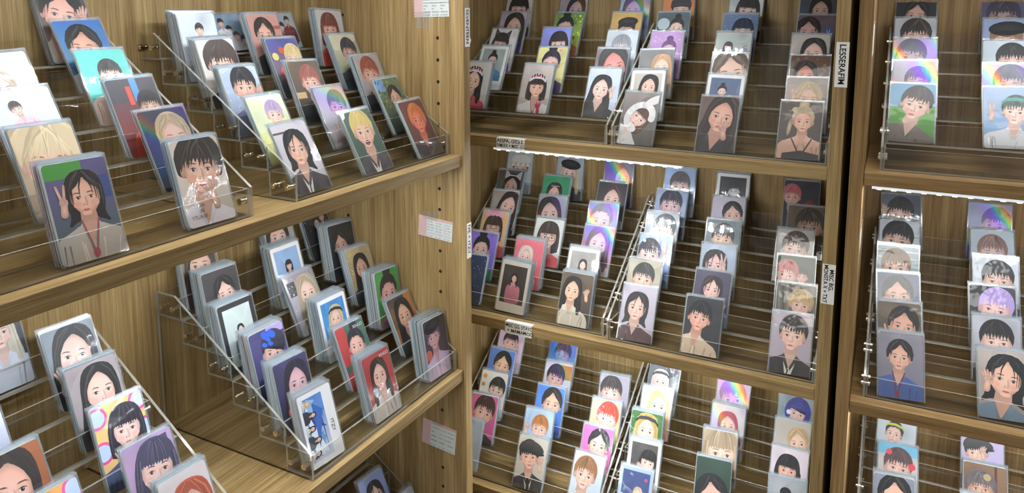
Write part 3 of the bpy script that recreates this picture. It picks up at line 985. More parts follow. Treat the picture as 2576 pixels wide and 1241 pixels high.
CARDS = """
LA1 6 6 280 17 3.4|2b2826 8d6f66 1f1a19 p f0b6a2 .44 .40 .52 18 d8cdc8 H.86,.42|tilted close-up of smiling dark-haired person
LA1 5 2 278 28 1.6|3f70b8 4a808a 1d1a1c p dba58c .46 .47 .44 8 e2e2e2 -|dark-haired person before blue sky and sea
LA1 4 2 270 28 -0.5|52bcb0 52bcb0 231f20 s eebfaa .56 .36 .30 6 ecc6b6 M|shouting person on plain teal background
LA1 3 5 272 26 0.4|2b333c 8a2f28 2b221e s c99a80 .74 .48 .30 4 c9432f B.36,.1,.46,.34,c8452f;B.48,.0,.62,.3,4a86b8|dark-haired person beside red and blue panels
LA1 2 2 275 26 0.7|1c2030 2c4a78 cdb48c p e8bca8 .60 .44 .44 0 22304a R|blond person under foil streak, dark backdrop
LA1 1 7 267 18 -1.0|cbbba8 bdb0a4 33271f x dba88e .50 .34 .50 6 e0d6dc H.62,.62;Q|wavy brown-haired person in white shirt
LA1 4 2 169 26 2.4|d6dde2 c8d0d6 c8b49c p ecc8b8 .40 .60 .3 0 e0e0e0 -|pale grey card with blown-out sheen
LA1 3 2 164 28 2.0|c6ccd0 c2c8ce 4b3f3a s e6c2b0 .36 .22 .17 -14 e8bccb -|small figure in pink hoodie on grey
LA1 2 3 151 25 0.0|b39a80 a08670 d5c09a x dcae96 .50 .52 .74 6 cbb8a8 -|extreme close-up of blond-fringed face
LA1 1 9 145 18 -0.9|63508a 3f5a38 2c221f m e2ab92 .55 .36 .34 2 b5a99f V.20,.38;B.0,.0,.6,.16,4a8a3a;B.72,.18,.99,.42,3a4a78;L|peace-sign person in beige knit cardigan
LA2 5 18 42 14 -0.1|ccd4da c2cad0 221e1f s eec4ae .52 .25 .19 0 a44c34 -|small figure in rust jacket on pale grey
LA2 4 12 39 19 0.9|dcd6c8 c9c2b6 46302a x efbfa8 .54 .40 .50 4 34303a -|shaggy auburn-haired person on cream
LA2 3 9 36 22 -0.1|b6c4da 5f6a80 1c1b1e s e2ad96 .54 .30 .42 4 59627c H.92,.40;S|black-haired person resting cheek on hand, pale blue
LA2 2 4 42 27 0.7|d3dbcd dad66e bba3c8 s f0c8b4 .62 .30 .30 4 e9e594 -|lilac-haired person in pale yellow
LA2 1 3 37 27 1.4|c8c0c6 b9b2b8 19181a m e6b49c .50 .38 .38 6 3d363e B.0,.10,.4,.13,6a5248;N|slicked black-haired person in dark jacket
LA2 6 1 109 26 1.8|8aa4b8 6a7a92 26242a s eac0ae .60 .25 .10 0 e6e2ea Y;P2:2a2628:.72:.45:.10;P2:26242a:.82:.62:.10;P2:3a3032:.94:.75:.11|landscape group card with blue truss
LA2 5 8 158 20 -0.0|c8958a b9786c 2c2321 p e2ab94 .44 .36 .40 4 2f2c2e B.3,.2,1,.26,a4584c|centre-parted person before pinkish wall
LA2 4 6 155 25 -0.3|4d4d92 8a6a4a dcc48c s e6b89e .72 .38 .36 10 35343f C.14,.30,.10,d8c860;C.40,.2,.09,c8582c;C.3,.55,.14,d04a3a|blond person before busy purple collage
LA2 3 6 146 24 -1.6|6a5644 2c2a2c a35c52 s e8b4a4 .58 .38 .40 4 1d1c22 B.0,.5,.3,.6,c8a878|rosy-haired person in black, brown room
LA2 2 3 151 27 -0.5|cdc8ca c8c2c4 7c6c78 s e6b8a0 .62 .34 .38 8 d8d0d0 V.35,.78;R|mauve-haired person making peace sign
LA2 1 4 157 27 1.5|3d5c48 2f4438 dcc070 s e0b098 .52 .34 .44 2 4b4448 M;N|blond bowl-cut person in dark jacket
LA2 6 1 208 23 0.1|a9b2b6 9aa4a8 1f1c1e s d8b0a0 .84 .22 .10 0 7a2428 Y;P2:2a2426:.68:.4:.11;P2:342a2a:.5:.5:.10|landscape group card with red and green jackets
LA2 5 9 282 13 -3.4|c6beb8 beb4ae 7c3c2e b d8a08c .45 .34 .40 0 c83e30 -|red-brown fringed person on grey
LA2 4 7 282 23 0.3|cdc6a8 5a6c46 35323a s c89880 .58 .34 .38 6 20222e -|smoky-haired person on cream and moss
LA2 3 6 282 23 -0.4|ab9f98 9a8e88 9c4c36 s d8a088 .48 .34 .44 6 232225 -|copper-haired person in black top
LA2 2 4 278 27 0.8|5f6e48 3b3a32 2b231f p d0a488 .60 .40 .32 4 2f3428 B.0,.0,.34,.22,6e96cc;F|dark-haired person under trees and sky
LA2 1 3 277 27 1.4|6c3b36 50302e dc7e40 p e47a60 .54 .36 .38 4 3a3236 -|orange-haired person in red light
LB1 6 5 214 18 0.0|4c4d56 2a2c38 dcd4c4 l ecccc0 .58 .30 .36 0 ccd2e2 -|blond person in white shirt, dark suit
LB1 4 3 150 24 0.0|e6eaf0 3a4a9a 2a2428 l ecc8b8 .4 .4 .3 0 3a48a0 -|white card with royal blue lower half
LB1 3 5 160 24 0.0|a05c36 8a4a2c 3b2b26 l e6b09c .38 .46 .56 8 d8cabd -|brown-haired close-up on rust background
LB1 2 4 168 24 0.0|e2a952 d86a8a 47486c l ecc0b0 .5 .5 .4 0 b868a0 Z|card with orange and pink rounds
LB1 5 6 272 25 -1.4|818d98 70788a 201d20 l f0c8ba .52 .44 .50 8 2a262c H.16,.62|dark-haired face with palm on temple
LB1 4 6 266 22 -1.6|a09498 8e8488 1b1a1d l f0c4b4 .56 .42 .44 4 2b2329 -|centre-parted black-haired face on mauve grey
LB1 3 3 261 19 -1.5|ebc67e e6b878 2a2536 b f2ccc0 .58 .40 .40 4 3c4a70 Z;H.36,.66|fringed person before pink and blue circles
LB1 2 2 264 20 -0.8|a690b8 b888a8 4c4a68 b ecc4b8 .56 .50 .48 8 4a5a80 B.62,.05,.9,.3,5a4868;B.7,.3,.98,.42,d898a8|blue-lit fringed person in lilac shop
LB1 1 8 273 23 -1.2|d2c9cb c6bcc0 c25c40 l eec0ae .54 .48 .46 6 d8d0d0 G|copper-haired person in wire glasses
LB2 6 8 48 15 -3.4|8a7a52 6a5c40 3c2c26 l e4b49c .5 .42 .5 6 30282c -|fair face peeking out from under shelf
LB2 5 14 47 14 -1.3|3c3638 322c30 281f21 p ecc0b0 .58 .46 .38 -8 40343a -|updo person with long earring on charcoal
LB2 4 13 34 15 -0.6|c8d4d0 bac8c4 1a181a l ecc8b8 .52 .56 .20 0 22222a BK|black-bordered card with small long-haired figure
LB2 3 14 44 14 0.7|3d3c6e 5a4f8a 20223c k eab8a8 .58 .46 .40 14 2c2e60 D;B.5,.0,1,.12,b09ae0|navy beanie with blue bow
LB2 2 12 38 16 -2.3|3b3562 2e2a4c 2b2542 l e2b4bc .60 .44 .44 4 3a3a52 C.30,.72,.12,d8604a|violet-lit long-haired face with orange glove
LB2 1 10 33 19 -3.4|3f78c8 d0d8e8 26242a l ecc8b8 .50 .40 .10 0 262630 BL|white-bordered card with turned blue group photo
LB2 6 9 197 14 3.4|b8b4b0 8a8688 2a2022 l e8bca8 .42 .40 .46 6 2a2a34 -|fair face and blonde strands below shelf
LB2 5 13 167 15 -0.1|92b2d8 84a4cc 1e1c1e b e6b8a4 .52 .48 .22 0 22222a BW|white-framed card, black-haired figure on blue
LB2 4 5 162 25 0.4|8f8690 c8c4cc bba98c l f0c8b6 .62 .42 .42 4 d8d4d8 H.40,.78;B.04,.1,.3,.34,3a3a42;S|ash-blonde person with hand and books
LB2 3 14 163 14 -0.4|3f90d6 3f90d6 dcc68a l f0c4b4 .54 .56 .36 8 e0e0e4 BW;HB1c1c22|white-framed card, bandana blonde on blue
LB2 2 6 161 23 -1.3|3f6c56 34584a 2a2334 u eab6a4 .58 .44 .38 8 b83a36 B.0,.0,.34,.6,b83a38;N;RG|purple-haired person, red and green wall
LB2 1 11 153 17 -1.3|ad3d38 a03632 3a2520 l ecbcaa .50 .36 .34 0 d4c8c2 H.50,.66;N;RG|brunette in cream fur, bright red wall
LB2 6 5 282 17 3.4|1e1a1c 2a2224 1a1618 l c8a094 .5 .5 .24 0 141214 S;P2:241c1c:.75:.3:.2|dark concert card, glitter at the top
LB2 5 13 282 13 -3.4|1d1919 231c1c 171414 p d0a08a .42 .46 .38 -6 1c1818 -|dim updo person on black
LB2 4 7 282 20 -3.4|bba474 a89066 241e1d l dca68e .50 .46 .36 0 20242e S|long black-haired person on straw weave
LB2 3 13 282 11 -3.4|4f9c4a 478f44 35292a u eab0a4 .50 .58 .46 0 c89098 -|bun-haired person on bright green
LB2 2 4 282 25 -1.4|3c3530 b97a3c 1d1a1c l e0ae90 .52 .38 .42 0 1c1b1f B.72,.0,1,1,b87838|long-haired person in black, amber edge
LB2 1 14 282 11 -3.4|3a3038 4a3a4a 6a4f78 h d8a4ac .40 .30 .36 -6 c4acd0 C.1,.58,.14,c86050|pink-lit person in pale beret and lilac
LC 3 4 252 26 -3.2|8d9ecb 7f90bc 29252a m ecc0ae .50 .46 .40 0 d0d4de -|dark-parted person on periwinkle
LC 3 5 155 25 0.0|c8ccd8 4a48b0 e0ddd8 s e8c8c0 .5 .4 .3 0 3a3aa8 -|white and violet blue card
LC 2 4 280 25 0.0|b0b8bc a0a8ac 4a4448 s d8b4a8 .5 .5 .4 0 5a5a60 -|grey card under cloudy sleeve
C1a 6 4 34 17 0.1|dcd4cc c8c0ba 1b1718 b efc4b2 .50 .44 .44 0 3a3238 H.92,.42|black-fringed face touching hair
C1a 5 4 39 26 0.5|cbb8c8 4a3a8a 2f2926 l e6b8a6 .58 .46 .46 -6 3a2a7a -|brown-haired close-up on lilac
C1a 4 3 40 27 -0.1|d7d3cf d0ccc8 2a2221 b ecc4b4 .42 .46 .36 6 7a3fb8 Ek|dark-haired person with black cat ears
C1a 3 4 43 27 -0.1|a2b0ac 92a09c 1e1a1a u e8c0b0 .50 .48 .28 0 4a7aa8 BW|white-framed card, dark hair on sage
C1a 2 7 32 22 -0.5|d2ccc5 c8c0b8 241d1c l f0c6b2 .42 .40 .38 4 cc5062 T;L|tiara wearer in pink satin
C1a 6 3 149 19 0.4|bab2aa c9b4b0 3a302e l eabfae .62 .46 .40 6 2a2428 R|sleeping face under foil streak
C1a 5 4 154 27 -0.2|6c8c3e a8b840 191c28 u e0b49c .40 .50 .40 0 b05838 F|navy-haired head before leafy garden
C1a 4 5 152 22 0.9|8288da a0a0dc 1f191c b f2c8b8 .62 .44 .38 -4 a0826a H.22,.66|fringed bob on periwinkle, leopard glove
C1a 3 4 162 27 1.2|dfd78e d4ca88 25203c u ecc0b0 .50 .52 .42 0 40305a C.78,.06,.05,f08aa0|navy updo with pink pin on yellow
C1a 2 8 156 23 -0.3|bbb0a8 a89c94 2a1f1b b e6b49e .54 .46 .34 0 d0d0d0 T;H.70,.86,c82a4c;L|pouting tiara wearer with red glove
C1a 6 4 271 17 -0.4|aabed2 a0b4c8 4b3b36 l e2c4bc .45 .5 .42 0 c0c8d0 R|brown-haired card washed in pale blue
C1a 5 6 267 25 -0.0|d4ac5e c89e54 1c1a1c h e2b6a2 .54 .52 .36 0 3a3438 B.36,.12,.64,.24,b0c4cc|black beret with patch on mustard
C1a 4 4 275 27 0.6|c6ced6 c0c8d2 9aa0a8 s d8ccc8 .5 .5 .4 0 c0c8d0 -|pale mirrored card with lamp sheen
C1a 3 6 274 25 0.3|7d6e70 6a5c60 221b1b l e08a80 .60 .50 .58 -14 3a3034 H.24,.62|flushed close-up with swept black hair
C1a 2 5 282 26 1.1|c4cfe4 b8c4dc 1c181a l f0c8b8 .44 .42 .36 6 1e1d21 H.78,.46|long-haired person in black, raised hand
C1b 6 4 31 18 2.6|d8784e d8b84a 2c2c30 k e8b8a4 .58 .52 .38 0 5a5a60 -|striped beanie on orange
C1b 5 4 31 24 1.5|566468 3a4648 1e1b1d u f0cab8 .62 .42 .30 4 c9d1d1 C.2,.25,.2,b8c8d0;H.40,.62|dark-haired person beside glass chess piece
C1b 4 4 31 27 0.6|bb94c6 8a5aa0 6a3a7a u e0b8c8 .6 .6 .3 0 8a4a90 S|glittery pink and purple card
C1b 3 5 31 26 3.4|6b6a6a 8a8482 d2a272 l f2c8b4 .68 .50 .36 0 c8c0bc P2:d8b070:.22:.55:.32|two blond people, one half hidden
C1b 2 5 31 26 2.7|c4bdb2 b8b0a6 1e1a1a l ecbfaa .55 .50 .40 8 2a2628 BW|white-framed card, swept dark hair
C1b 1 3 35 27 -0.2|8f847f 4a4646 6a5046 b f0ccbc .52 .48 .34 40 dcdad8 W|lying person in white bunny hood
C1b 6 3 147 19 -0.6|d2d4d2 c4c8c8 1b191b b eec4b2 .56 .46 .40 4 2a2a30 H.16,.62|black-fringed face on white
C1b 5 4 145 27 -0.5|6c82a4 58709a 1c2440 b e6c0b4 .60 .46 .36 0 28406a S|snow-flecked person on slate blue
C1b 4 4 146 25 0.5|a9b2aa 9aa4a0 1e1c20 b f0c6b4 .36 .30 .20 6 1f1d23 U|bobbed person with purple slogan
C1b 3 2 150 28 0.5|dad2c6 d0c8bc 5b4733 p ecc2ac .58 .60 .66 -10 c8bcb0 -|big forehead close-up with brown hair
C1b 2 2 153 28 -0.4|5b6c8c 4a5a7a 1a181e u eec6b6 .42 .46 .26 0 1e2028 BW;H.66,.48|white-framed card, updo on dusk blue
C1b 1 3 157 27 0.8|6d554b 54423c 3a2921 l e0aa94 .58 .36 .48 12 2c2526 H.66,.58|brunette resting chin on hand
C1b 6 2 260 20 -0.9|4c515c 40444e 1a1616 l d8ac9a .58 .42 .36 0 20202a -|black-haired person on slate grey
C1b 5 2 263 28 -0.2|6c5c68 584c58 2a2222 p d6a898 .30 .44 .42 0 4a3a44 I|dark-haired person with blue logo patch
C1b 4 3 262 27 0.1|c0b9b1 b4aca4 201c1c l ecc4b4 .60 .50 .40 0 3a3436 -|closed-eyed dark-haired person on grey
C1b 3 2 269 28 1.0|6b3c36 4a5a34 221a1a l e29484 .40 .52 .36 0 3a2a2c F|smiling person before red blossoms
C1b 2 2 272 28 1.6|9d938b 8a8078 ccb486 p e0b096 .55 .58 .42 0 a89888 H.20,.30|blond short-haired person raising arm
C1b 1 2 271 28 0.9|5c504a 46403c ccb694 u e6b49c .56 .34 .32 0 dca890 N;K|blonde ponytail in black strapped top
C2a 6 5 38 18 1.5|cad0d4 b8c0c4 4b3931 k ecc0ae .56 .62 .40 0 8a8a90 KW|white frilled hat over brown hair
C2a 5 5 35 26 2.4|5b5c60 505056 19171a l f2ccbc .58 .52 .40 4 d0d0d4 Ew;R|white cat ears on black hair
C2a 4 4 46 27 2.3|ab9f93 9a9084 1a1618 l efbfae .66 .46 .46 16 1e1c20 H.26,.56|red-lipped person leaning with hand
C2a 3 5 47 26 1.6|dcb47e d0a672 3b2822 b ecbca8 .48 .52 .40 0 d84a58 G;J|glasses wearer with pink number headband
C2a 2 3 47 24 0.7|8c72d4 6e54b8 1a171c u eec6ba .46 .50 .40 0 2a8c5c -|black ponytail on violet, green top
C2a 1 3 50 25 2.0|2b3c5e 1e2c48 1a1a22 l e8c4b8 .20 .30 .30 0 20202a S|navy glitter card, face cut by post
C2a 6 5 149 18 2.4|aab1bb 9aa2ae d6c29c l f2ccbe .50 .56 .40 0 22222a h|black beret over blonde hair
C2a 5 5 134 26 1.1|3b9c6c 34906a 3a2421 l ecb8a4 .46 .62 .34 0 3a2a2c HB15151a;O|brunette in black headband on green
C2a 4 7 148 24 2.6|bbb7b3 a8a4a4 1c181a l f2c8b6 .44 .58 .50 -8 c8c4c8 R|swept black hair under rainbow foil
C2a 3 5 159 26 0.8|d2d3cd c4c6c0 3f3029 b eec0ac .52 .52 .44 0 d05058 G|glasses wearer on pale grey
C2a 2 11 143 20 0.2|dc737e d8606e e3dad0 l f4cabc .40 .46 .30 6 ecd4d0 H.76,.50|platinum-haired smiler on coral pink
C2a 1 13 137 18 -1.5|3a332f 2e2826 1f1918 l e8b8a4 .50 .34 .22 0 c47580 BC;H.42,.50|cream instant-photo card, pink dress
C2a 6 6 248 17 1.4|3b417e 22264a 6b5145 l eac0b0 .66 .46 .42 0 38383e R|navy foil card with brown-haired face
C2a 5 5 247 26 0.9|2b2b31 24242a 4b3136 l efc4b4 .52 .50 .44 4 8a8c94 -|wine-brown hair on black
C2a 4 4 248 27 2.7|6c82d4 8aa8e0 4a3a44 u f2c8c0 .44 .56 .52 8 c0c8dc H.84,.62;R|blue sparkling card with wide eyes
C2a 3 4 254 27 0.2|6a5ad8 e8a060 6b4450 l f4ccc8 .52 .46 .46 4 d8d0d4 R|violet and orange holographic card
C2a 2 6 245 25 0.8|9c9892 8e8a86 1c191a l e8bca8 .52 .50 .26 0 222024 BW|white-framed card, long black hair on taupe
C2a 1 11 255 20 0.6|5c4b39 3a3230 271d1a l eebc9e .36 .34 .34 4 dacfbc H.82,.36|long-haired smiler pointing at temple
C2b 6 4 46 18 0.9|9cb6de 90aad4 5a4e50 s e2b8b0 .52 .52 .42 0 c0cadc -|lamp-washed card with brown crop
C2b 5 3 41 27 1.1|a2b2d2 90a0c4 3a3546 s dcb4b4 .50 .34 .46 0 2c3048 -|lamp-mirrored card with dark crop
C2b 4 3 38 27 0.9|b6bec2 a8b2b6 565c60 s e2bcaa .58 .48 .46 8 c8c8cc -|ash-grey curls on silver
C2b 3 3 41 26 1.4|9cb2e2 8aa2d8 3a3742 s eac0b4 .34 .58 .44 0 5a6488 V.80,.36;C.15,.12,.05,e8f0ff;C.15,.34,.05,e8f0ff|sky-blue card with raised peace sign
C2b 2 3 37 25 0.6|b7b09b a89c80 434340 s ecc0ac .48 .50 .42 4 3a3836 -|grey-fringed person on khaki
C2b 1 3 44 26 1.5|bcb4c0 aea6b4 2a2226 m e8bcaa .46 .40 .38 4 4b2a35 -|mullet-haired person in burgundy shirt
C2b 6 4 140 18 0.7|1d1c1e 161618 161618 s cfcdcc .55 .56 .30 -10 b8b6b4 BW;V.30,.56|black-and-white card with peace sign
C2b 5 3 142 27 1.6|c6becb b8b0c0 2a2426 p eec2b0 .64 .48 .38 -6 3a343c B.24,.62,.34,.7,d88a4a|dark-parted person on lavender grey
C2b 4 3 144 27 1.9|6b767a 5e686c 1b1a1e s e8c0a8 .50 .52 .42 4 c8c4c0 H.86,.72|black-haired person hiding mouth
C2b 3 3 148 27 2.6|aab6c6 9aa6b8 2a2029 m ecc2b6 .42 .60 .42 0 3a3038 V.66,.36;B.42,.26,.66,.5,4a4448|peace sign before framed wall
C2b 2 3 148 27 0.8|4b4559 3a364a 3a2a2f m f0c4b4 .50 .42 .36 4 8cb6dc H.84,.66|blue-collared person making finger heart
C2b 1 3 147 26 1.3|2f2d2f 262628 19181a s e8ac94 .40 .36 .38 8 dcc0a4 N|wet-fringed person in tan shirt
C2b 6 2 254 20 1.5|3b3b43 2c2c34 d26c74 s e6b4a4 .22 .36 .34 0 24222a P2:8a3a34:.74:.56:.34|pink-haired and auburn-haired pair
C2b 5 2 266 28 1.3|6e5e4c 5a4c40 4a4036 s b08c74 .62 .60 .5 0 5c5048 -|dim brown blurred portrait card
C2b 4 3 256 27 0.6|b7b1ab a8a29c 58473a s e8c0ac .52 .48 .46 6 c8c0bc -|chestnut bowl cut on stone grey
C2b 3 2 267 28 2.2|36422f 24281e ca625e s e6b4a2 .26 .46 .38 8 1e1c20 P2:1c1a1c:.66:.36:.30;V.66,.66|pink-haired person with black-haired friend
C2b 2 3 274 27 1.7|6e685f 5a544c d2b27c x ecc0ae .62 .44 .36 6 8a8078 S2|curly blond person by corrugated wall
C2b 1 2 276 28 2.1|b7abb4 a89ca6 2e2422 s ecc0ac .54 .36 .42 4 2a2227 N|bowl-cut person, white shirt, dark suit
C3a 5 4 39 26 1.2|e4c8dc dcb8d0 38292b s f0c2b4 .48 .40 .38 8 e8ccd8 V.80,.40|pink card with two-finger pose
C3a 4 4 39 26 0.5|5c82cc 5278c0 1d1a1a p ecbe9c .56 .46 .44 4 304a80 -|centre-parted person on royal blue
C3a 3 4 46 26 1.6|dedcd0 d0cec2 282a27 s eac2ac .66 .56 .40 8 c0c4bc C.14,.12,.08,d89038;C.12,.3,.07,d89038|profile on white with orange leaves
C3a 2 5 51 26 2.8|cc5e8e c05484 4b2b25 s e8b49e .52 .46 .50 8 3a2a2c -|brown fringe on hot pink
C3a 1 4 43 24 1.9|aab6ba a0acb2 5a3c2c s e4b898 .30 .40 .36 0 b0a8b0 -|brown-haired person on ice grey
C3a 5 3 154 26 1.5|3a5ae8 48d0a0 25285c s 8aa0e0 .50 .40 .40 8 3a4a9a R|iridescent blue-green foil card
C3a 4 3 164 26 2.2|e2dedb b8c8dc 2a2224 s eec0ac .42 .44 .42 4 e0e0e0 B.5,.04,1,.34,ba7a40;R|sleepy person with brown banner
C3a 3 3 168 26 2.0|4c84dc 447cd0 2a221f p ecbfa4 .58 .46 .46 0 3a5ab0 -|tousled person on bright blue
C3a 2 5 166 26 3.0|abc3de a0b8d4 c27c40 s f2c8b6 .56 .50 .38 4 e8ecf0 G;H.10,.38;H.94,.66|ginger person pointing up, round glasses
C3a 1 4 174 26 2.2|cbc4b4 b4aca0 2a2422 c ecb8a0 .42 .38 .40 -6 2a2628 H.82,.46;TI|flat-capped person in suit and tie
C3a 4 7 279 24 2.5|9d97a4 928c9a 383033 s dcb0a0 .42 .48 .48 0 6a6470 -|dark bowl cut on heather grey
C3a 3 5 281 26 2.0|e6bc9e dcd47e d9432e s ecb4a0 .56 .46 .46 8 d8c098 H.16,.60|scarlet-haired person on sunset gradient
C3a 2 4 280 26 0.8|dc6eac d064a2 27252a p f0bfae .56 .46 .44 6 e8c8d8 -|black-haired person on bubblegum pink
C3a 1 3 282 26 -0.6|cad7df c0ccd6 a2734c s f0c4ae .42 .40 .44 4 dce0e4 H.60,.86|light brown crop on pale sky grey
C3b 5 3 31 26 -0.6|2b303b cfd8da e4d6ca l f0ccc0 .40 .50 .34 0 cfd8da HB2a2e38|platinum blonde with striped cap
C3b 4 4 37 27 1.4|dadad9 d8a080 e2cc96 l f2ccbc .58 .46 .42 4 e0a080 -|pale blonde on white and peach
C3b 3 8 35 23 2.0|3b6c35 2f5a2c d3ac5c l f0c4ac .50 .44 .44 4 d8d4cc HB22242c;F|blonde in black headband among leaves
C3b 2 6 46 25 2.3|4b4745 3c3a3a 1f1a1c b eec4b4 .66 .46 .36 8 dcd8cc BW;H.36,.60|white-framed card, bored fringed person
C3b 1 3 45 26 1.5|3b4c80 2c3c6c dcc49a l f0c8b8 .60 .46 .26 8 304888 BB;C.86,.14,.06,c84a70;H.80,.44|blue-framed card with blonde figure
C3b 5 3 161 26 0.2|cca4b8 b890a8 8c3249 s f0bcb8 .52 .52 .52 -8 c8a0b0 R|magenta-haired close-up
C3b 4 6 163 25 0.7|dcd4cc d0c8c0 ca2a3c l f2c8b4 .52 .56 .36 -6 d8d0cc R|crimson-haired person on ivory
C3b 3 7 163 24 3.4|b39d83 a08a74 b29a7a b eac2a8 .56 .62 .62 0 b0a090 -|winking close-up under sandy fringe
C3b 2 4 163 26 3.0|233c2e 1e3428 1a181a p e6b09c .52 .72 .56 -10 2a2a2a -|black hair low on bottle green
C3b 5 4 268 26 2.2|8c9c9e 7e9094 2b2b8e k e8bcac .55 .50 .36 10 6a5a6a Hd;C.3,.36,.07,e0e4f0;H.90,.66|winking person in blue fur hood
C3b 4 3 268 27 1.0|bcb4a8 b0a89c cbaa7c p ecc4ac .68 .56 .38 -6 c8c0b4 -|sleek blonde on sand
C3b 3 5 271 26 1.0|d7cbd3 c8bcc8 17151a b eab49e .46 .54 .38 4 8090a0 BRD|black braid and fringe on pale mauve
C3b 2 4 278 25 3.4|9ca2a6 8e9498 16161a u e0b8a8 .46 .60 .40 0 3a3a40 -|black updo on cool grey
R1 6 2 34 20 0.0|2b2729 232022 1a1718 p dcae98 .50 .44 .40 6 1e1c20 -|black-haired person on black
R1 5 2 32 25 0.3|bfc0c4 b4b4b8 382a27 s e6bca8 .52 .48 .48 0 5a5458 -|brown bowl cut on light grey
R1 4 2 36 26 0.7|c8c0c4 9a8ab0 2a2227 s eabfae .40 .42 .46 8 3a3448 R;H.82,.76|prismatic rainbow foil card
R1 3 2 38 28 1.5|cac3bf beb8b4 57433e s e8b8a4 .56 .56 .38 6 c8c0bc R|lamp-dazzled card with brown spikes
R1 2 2 35 28 0.4|6c9cd4 5c9c3c 2e2628 s f0c8b4 .58 .36 .42 14 6b5d55 HZ|dark-haired person over meadow and sky
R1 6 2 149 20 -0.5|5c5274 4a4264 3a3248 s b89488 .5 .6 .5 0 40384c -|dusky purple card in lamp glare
R1 5 2 150 26 -0.3|9caaca 8c9abc a27c5a h ecbfa8 .52 .58 .46 0 3a3a44 -|black beret over light brown hair
R1 4 2 150 27 0.7|c2ced6 b4c0ca 26242a s eabfae .62 .50 .44 0 c0c8d0 -|black crop on icy grey
R1 3 2 148 28 0.7|cacad6 bcbcc8 3a302f s ecc0ae .58 .50 .48 4 c0c0c8 R|brown crop with foil lines
R1 2 2 148 28 2.1|9cb2ce 7a9cc0 27403f s f0c8b8 .66 .40 .34 6 d8d8dc V.18,.40;HB2a8c7c|green visor person making peace sign
R2 6 4 40 18 3.4|5c6272 505666 1a1a1e s ecbca4 .46 .52 .44 6 3a3c48 H.06,.30|black spiky hair on steel blue
R2 5 5 36 26 0.9|d2d6da c8ccd0 18181c s eabda8 .46 .52 .50 6 2a2a30 -|jet-black mop on white
R2 4 6 36 25 1.0|a2b2b6 94a6aa 8c6c4c s e8bfa8 .46 .56 .46 0 5a6a8a B.0,.08,1,.1,e0dcc8;B.0,.2,1,.22,e0dcc8|caramel hair before striped siding
R2 3 4 41 27 3.4|4c526c 40465c 2a2425 p ecb8a0 .48 .54 .46 0 30344a G|dark-haired glasses wearer on indigo
R2 2 5 44 26 3.4|6c5c4c 3a342e 1d1a1a p ecb49c .58 .54 .44 8 2a2826 V.24,.56|finger pose in front of brown curtain
R2 1 6 47 25 3.4|85818c 7a7682 2a2024 p e8b49c .48 .36 .34 4 405c9c L|denim-jacket person with chain necklace
R2 6 4 157 18 -0.0|abb3cb a0a8c4 3a3550 s eec0b8 .64 .52 .44 8 4a4c78 R|indigo-streaked hair, foil sleeve
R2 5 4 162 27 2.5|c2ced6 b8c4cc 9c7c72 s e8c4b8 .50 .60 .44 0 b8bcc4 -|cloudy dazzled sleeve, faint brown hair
R2 4 6 164 25 2.1|cacfd7 bec4cc 16161a s ecc2ae .54 .54 .46 0 2a2a30 -|coal-black fringe on silver white
R2 3 3 158 26 2.2|1f1d23 18161c b79bdc s eebeb4 .56 .50 .48 12 2a2434 -|lilac-haired profile on black
R2 2 6 160 25 1.7|a6a6ae 9a9aa2 1c181a s eabfae .50 .52 .46 0 3a3a40 -|black fringe on dove grey
R2 1 6 166 25 3.4|ab9f97 9e928a 1a181a m eebaa0 .56 .40 .46 8 6c8296 H.20,.42|mullet person biting thumb in denim
R3 5 3 49 26 -1.2|cad2d6 bec6ca 17161a u f0c8b4 .44 .44 .30 6 c0c4c8 HBd8e04a|black buns and yellow headphones
R3 4 2 56 27 2.2|b9b3ae aaa49f 5a4041 s e8b8a4 .50 .58 .46 6 d8d0cc B.0,.0,1,.18,6cb4d0;C.28,.14,.08,d83a44;C.86,.34,.09,d83a44|red hearts and blue band
R3 3 8 53 23 2.7|8c92a2 7e8494 1c191a p ecb8a0 .52 .50 .52 0 3a3a44 -|tousled black hair on blue grey
R3 5 2 170 26 1.1|c2b6d6 b0a2c8 1c1a1d c f0c0a8 .36 .44 .36 -8 b4a4cc H.50,.32|black cap over lilac sweater
R3 4 5 172 26 1.4|7c5a3c 6c4a30 6a5e5e x c89478 .4 .6 .4 0 7a6a62 C.55,.2,.09,b09870;B.72,.0,.78,1,5a2420|brown leather close-up, purple sleeve
R3 3 6 168 25 1.7|a8bcdc 98acd0 4a4448 s e0c0b4 .5 .5 .4 0 a0b0c8 -|pale blue card stack
"""

# ------------------------------------------------------------------ photocards
def card_body(w, h, mat):
    """rounded card, 0.6 mm thick, lower edge on z = 0"""
    pts = [(x - w / 2, h - z) for x, z in rrect(0, 0, w, h, 0.003, 3)]
    k = len(pts)
    v = [(x, -0.0003, z) for x, z in pts] + [(x, 0.0003, z) for x, z in pts]
    f = [list(range(k)), list(range(2 * k - 1, k - 1, -1))] + [[i, k + i, k + (i + 1) % k, (i + 1) % k] for i in range(k)]
    me = bpy.data.meshes.new('card_stock')
    me.from_pydata(v, [], f)
    me.materials.append(MATS[mat])
    return me


